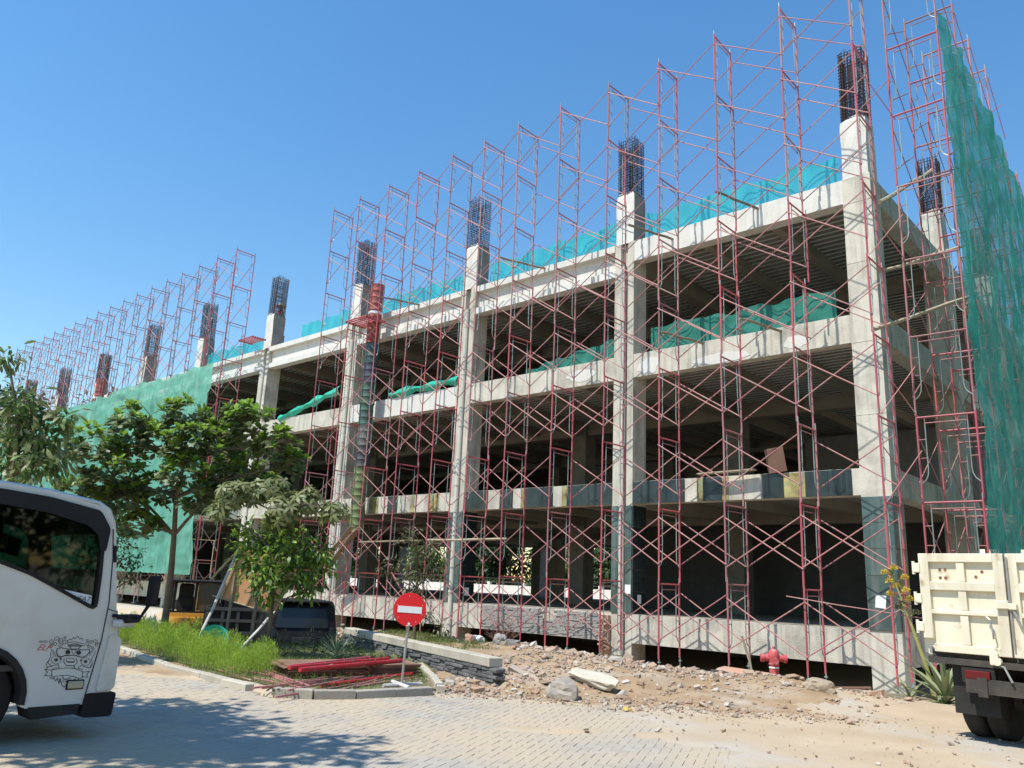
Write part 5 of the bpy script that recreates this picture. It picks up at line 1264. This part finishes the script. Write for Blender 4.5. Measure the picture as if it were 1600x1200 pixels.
# tree on the near verge: out of the picture, its shade falls on the paving
sh=[(-4.6+rng.normal(0,.9),-21.2+rng.normal(0,.75),8.6+rng.normal(0,.55),rng.uniform(.55,.95)) for _ in range(24)]+[(-3.0,-20.2,8.4,.6),(-2.6,-19.9,8.2,.5),(-2.2,-19.7,8.3,.4),(-6.4,-20.6,8.5,.8),(-6.6,-21.4,8.0,.8)]
mktree('verge_tree','tall broad-leaved verge tree left of the camera whose shade falls on the paving','tree' and (-6.6,-21.6,0),sh,[(-6.6,-21.6,0),(-6.5,-21.6,2.5),(-6.3,-21.5,5),(-5.8,-21.4,6.8),(-5.0,-21.3,8.2)],.2,2,.07,lambda lb:spray(lb,sh,70,.30,.16,.2,0),['leafgreen'],6)

# unseen trees added right of and behind the camera to darken the truck's glass
for i,(x,y,h) in enumerate(((17,-13,8),(18.5,-19.5,9),(18,-26,8.5),(16,-32,9))):
    cl=[(x+rng.normal(0,1.7),y+rng.normal(0,1.9),h*rng.uniform(.15,1.0),rng.uniform(1.0,1.6)) for _ in range(22)]
    mktree('reflection_tree','unseen leafy tree added right of the camera for glass reflections, %s from the front'%ORD[i],(x,y,0),cl,[(x,y,0),(x,y,h*.3),(x,y,h*.6),(x,y,h*.9)],.22,1,.09,lambda lb:spray(lb,cl,26,.5,.28,.3,0),['leafgreen' if i%2 else 'leafshade'],60+i,'tree','added trees right of the camera')
# trees and boundary wall behind the building
bw=thing('boundary_wall','sunlit white boundary wall with railing seen through the ground floor','wall',(-48,35,0))
for k in range(15):
    x=-32+k*4.2; obj('wall_panel',MB().box((x,0,-.4),(x+4.19,.2,1.62)),'whitewall',bw); obj('pillar',MB().box((x-.15,-.05,-.4),(x+.15,.25,1.9)),'whitewall',bw)
    for z in (1.85,2.2): obj('rail',MB().tube((x,.1,z),(x+4.2,.1,z),.03,5),'dkgrey',bw)
bg=[(-84,38,7,0),(-78,40,6,1),(-71,38,7,2),(-64,40,6.5,0),(-58,38.5,5.6,1),(-52.5,40,7.5,2),(-47,38.5,6,3),(-41.5,40,6.5,4),(-36,38.5,5.6,5),(-30.5,40,7.0,6),(-25,38.5,6,7),(-19,40,6.5,1)]
for i,(x,y,h,k) in enumerate(bg):
    cl=[(x+rng.normal(0,1.9),y+rng.normal(0,.9),rng.uniform(.12,1.0)*h,rng.uniform(.9,1.5)) for _ in range(20)]
    mktree('background_tree','leafy tree behind the white boundary wall, %s from the left'%ORD[i],(x,y,0),cl,[(x,y,0),(x+.1,y,h*.3),(x,y,h*.6),(x,y,h*.9)],.2,1,.08,lambda lb:spray(lb,cl,30,.6,.32,.3,0),['leafgreen' if i%3==1 else 'leafshade'],10+i,'tree','trees behind the boundary wall')
far=[(-58.0,-8.0,15.5),(-61,-3.5,15.0),(-57.5,1.2,15.0)]
for i,(x,y,h) in enumerate(((-69,-6.5,14.0),(-66,-1.5,15.5),(-63,5.5,15.0),(-70,8,14))):
    cl=[(x+rng.normal(0,2.0),y+rng.normal(0,2.0),h*rng.uniform(.45,.97),rng.uniform(1.2,1.9)) for _ in range(12)]
    mktree('background_tree','tall brownish tree beyond the left end of the roof, %s from the left'%ORD[i],(x,y,0),cl,[(x,y,0),(x,y,h*.3),(x,y,h*.6),(x,y,h*.85)],.3,1,.12,lambda lb:spray(lb,cl,24,.6,.3,.3,0),['leafolive' if i!=1 else 'leafshade'],30+i,'tree','tall trees beyond the left end of the roof')

# feathery planting along the kerb
lb=LB(); 
P=[]
while len(P)<230:
    x=rng.uniform(-15.5,-6.55); k=kerbY(x); t=rng.random()**1.4; y=k+.25+1.25*t
    if x>-7.3 and t>.6: continue
    P.append((x,y,.03+groundz(x,y),rng.uniform(.30,.62)*(1-.15*sm(x,-8,-6.5))))
for x,y,z,h in P:
    n=150; t=rng.random(n)**.85; zz=z+h*(.03+.93*t); rad=.15*(1-t**2.2)**.5*rng.random(n)**.5; a=rng.uniform(0,6.28,n)
    b=np.stack([x+rad*np.cos(a)+.05*t*np.sin(x*9),y+rad*np.sin(a),zz],1); d=np.stack([np.cos(a)*.5,np.sin(a)*.5,np.full(n,1.0)],1)+rng.normal(0,.2,(n,3))
    lb.add(b,d,np.tile([0.3,.2,.1],(n,1))+rng.normal(0,.3,(n,3)),rng.uniform(.05,.10,n),rng.uniform(.007,.012,n),.1,0,.4)
tag(lb.build('feathery_planting',['feather']),'bright green feathery plants massed along the kerb','plants',kind='stuff')
# grass
lb=LB(); Q=[]
while len(Q)<15000:
    x=rng.uniform(-16,-4.2); y=rng.uniform(-13.4,-6.4)
    if not ingarden(x,y): continue
    w=.35+.65*max(0,min(1,.5+.9*fbm(x,y,.9,17)))
    if x>-6.6 and y<-11.2 and rng.random()<.35: continue
    if rng.random()>w: continue
    Q.append((x,y,groundz(x,y)+.01))
while len(Q)<18500:
    x=rng.uniform(-12,-6.3); y=rng.uniform(-8.6,-4.6); s=(x+4.05)*.312+(y+9.46)*.95
    if s<.2 or s>2.2 or fbm(x,y,.8,19)<-.05: continue
    Q.append((x,y,groundz(x,y)+.01))
Q=np.array(Q); n=len(Q); d=np.stack([rng.normal(0,.45,n),rng.normal(0,.45,n),np.ones(n)],1)
lb.add(Q,d,rng.normal(0,1,(n,3)),rng.uniform(.05,.15,n),rng.uniform(.006,.014,n),.35,0,.35)
tag(lb.build('grass',['grass']),'patchy short grass in the planting bed','grass',kind='stuff')
# low shrubs
def shrub(name,label,cl,n,L,W,mats,base,cat='shrub',hang=.0):
    t=thing(name,label,cat,base); B=np.array(base); rr=random.Random(len(label)); mb=MB()
    for x,y,z,r in cl:
        mb.path([Vector((0,0,0)),Vector((x-B[0],y-B[1],z-B[2]))*.6+Vector((0,0,.03)),Vector((x-B[0],y-B[1],z-B[2]))],[.016,.012,.006],5)
    obj('stems',mb,'bark',t); lb=LB(); spray(lb,cl,n,L,W,hang,0); lb.build('foliage',mats,t,B); return t
shrub('low_shrub','dusty low shrub in front of the black van',[(-9.3+.45*k*.9,-9.95+.35*k*.9+rng.normal(0,.1),.36+rng.uniform(-.05,.1),.30) for k in range(-1,3)],420,.09,.045,['leafolive'],(-9.0,-9.8,.04))
shrub('kerb_weed','small grey-green weed growing out of the kerb corner',[(-4.85,-13.3,.10,.14),(-5.0,-13.38,.07,.1)],500,.06,.03,['leafolive'],(-4.9,-13.33,.02),'weed')
shrub('yellow_green_shrub','yellow-green shrub beside the trunk of the broad-leaved tree',[(-13.3,-10.6,.45,.25),(-13.0,-10.4,.5,.22),(-14.2,-11.2,.4,.2)],420,.1,.05,['leafbright'],(-13.4,-10.7,.05))
t=thing('dry_shrub','leafless pinkish dry shrub against the stone-clad base left of the second column','shrub',(-10.9,-1.75,-.05)); mb=MB(); rr=random.Random(2)
for k in range(46):
    a=rr.uniform(0,6.28); l=rr.uniform(.35,.85); e=rr.uniform(.5,1.4); p=[Vector((0,0,0))]; dd=Vector((math.cos(a)*math.cos(e),math.sin(a)*math.cos(e),math.sin(e)))
    for s_ in range(4): dd=(dd+Vector((rr.gauss(0,.2),rr.gauss(0,.2),rr.gauss(0,.12)))).normalized(); p.append(p[-1]+dd*l/4)
    mb.path(p,[.009,.007,.006,.004,.003],4); mb.path([p[2],p[2]+Vector((rr.gauss(0,.14),rr.gauss(0,.14),.15))],[.005,.003],4)
obj('twigs',mb,'dryleaf',t); lb=LB(); k=260; lb.add(np.array([[rng.normal(0,.26),rng.normal(0,.22),rng.uniform(.25,.8)] for _ in range(k)]),rng.normal(0,1,(k,3)),rng.normal(0,1,(k,3)),rng.uniform(.04,.07,k),rng.uniform(.015,.03,k),.2,0); lb.build('leaves',['dryleaf'],t)
def rosette(name,label,base,n,L,W,mats,elo,ehi,droop,cat):
    t=thing(name,label,cat,base); me=MB(); rr=random.Random(n)
    meshes=[]
    for v in range(4):
        q=MB(); K=7; vs=[];fs=[]; dr=droop*(1+.4*(v-1.5))
        for i in range(K+1):
            s_=i/K; w=W*(.55+1.2*s_-1.75*s_*s_)*(1 if i<K else .05)*.9; x=L*s_; z=-dr*L*s_*s_
            vs+=[(x,-w/2,z+.25*w),(x,0,z),(x,w/2,z+.25*w)]
        for i in range(K): fs+=[(3*i,3*i+1,3*i+4,3*i+3),(3*i+1,3*i+2,3*i+5,3*i+4)]
        meshes.append(q.add(vs,fs).mesh('leaf',mats,True))
    for k in range(n):
        s_=k/n; o=link('leaf',meshes[k%4],t,(0,0,.04+.12*s_)); e=elo+(ehi-elo)*s_+rr.gauss(0,.08)
        o.rotation_euler=(0,-e,k*2.39996+rr.gauss(0,.15)); c=rr.uniform(.75,1.1)*(1-.25*max(0,s_-.8)); o.scale=(c,1,1)
    return t
rosette('yucca','spiky blue-green yucca at the left end of the stone wall',onG(-8.0,-10.0,.05),64,.55,.035,['yucca'],.05,1.45,.05,'yucca')
rosette('agave','large agave with arching grey-green leaves beside the tipper truck',onG(1.62,-3.05,.02),38,1.15,.15,['agave'],.1,1.35,.25,'agave')
rosette('agave','smaller sprawling agave at the foot of the flower stalk',onG(.85,-2.6,.0),16,.7,.09,['agave'],.05,1.0,.35,'agave')
rosette('red_bromeliad','red-leaved rosette plant among the loose tubes',onG(-5.65,-11.0,.03),26,.30,.035,['redleaf'],.2,1.3,.2,'plant')
rosette('red_bromeliad','dry red rosette plant left of the sign foot',onG(-5.9,-11.35,.03),20,.26,.03,['redleaf'],.1,1.1,.3,'plant')
fs_=thing('flower_stalk','tall leaning agave stalk with yellow flower clusters before the corner column','plant',onG(1.1,-1.75,.0))
top=Vector((-.62,-.25,2.62)); obj('stalk',MB().path([(0,0,0),top*.3+Vector((.06,0,.0)),top*.65+Vector((.04,0,0)),top],[.05,.04,.028,.014],8),'stalk',fs_,True)
for k in range(11):
    s_=.66+.34*k/10; b=top*s_; a=k*2.4; e=b+Vector((.20*math.cos(a),.14*math.sin(a),.10))
    br=obj('branchlet',MB().path([b,(b+e)/2+Vector((0,0,-.01)),e],[.009,.007,.005],5),'stalk',fs_)
    lb=LB(); n=120; u=rdir(n,-.4,1); lb.add(np.array(e)+u*.035,u,rng.normal(0,1,(n,3)),rng.uniform(.04,.07,n),np.full(n,.014),.1,0 if k>2 else 1); lb.build('flower_cluster',['flower','leafolive'],br)
lb=LB(); u=rdir(60,.1,1); lb.add(np.array(top)+rng.normal(0,.05,(60,3)),u,rng.normal(0,1,(60,3)),rng.uniform(.05,.1,60),np.full(60,.02),.1,0); lb.build('top_leaves',['leafgreen'],fs_)
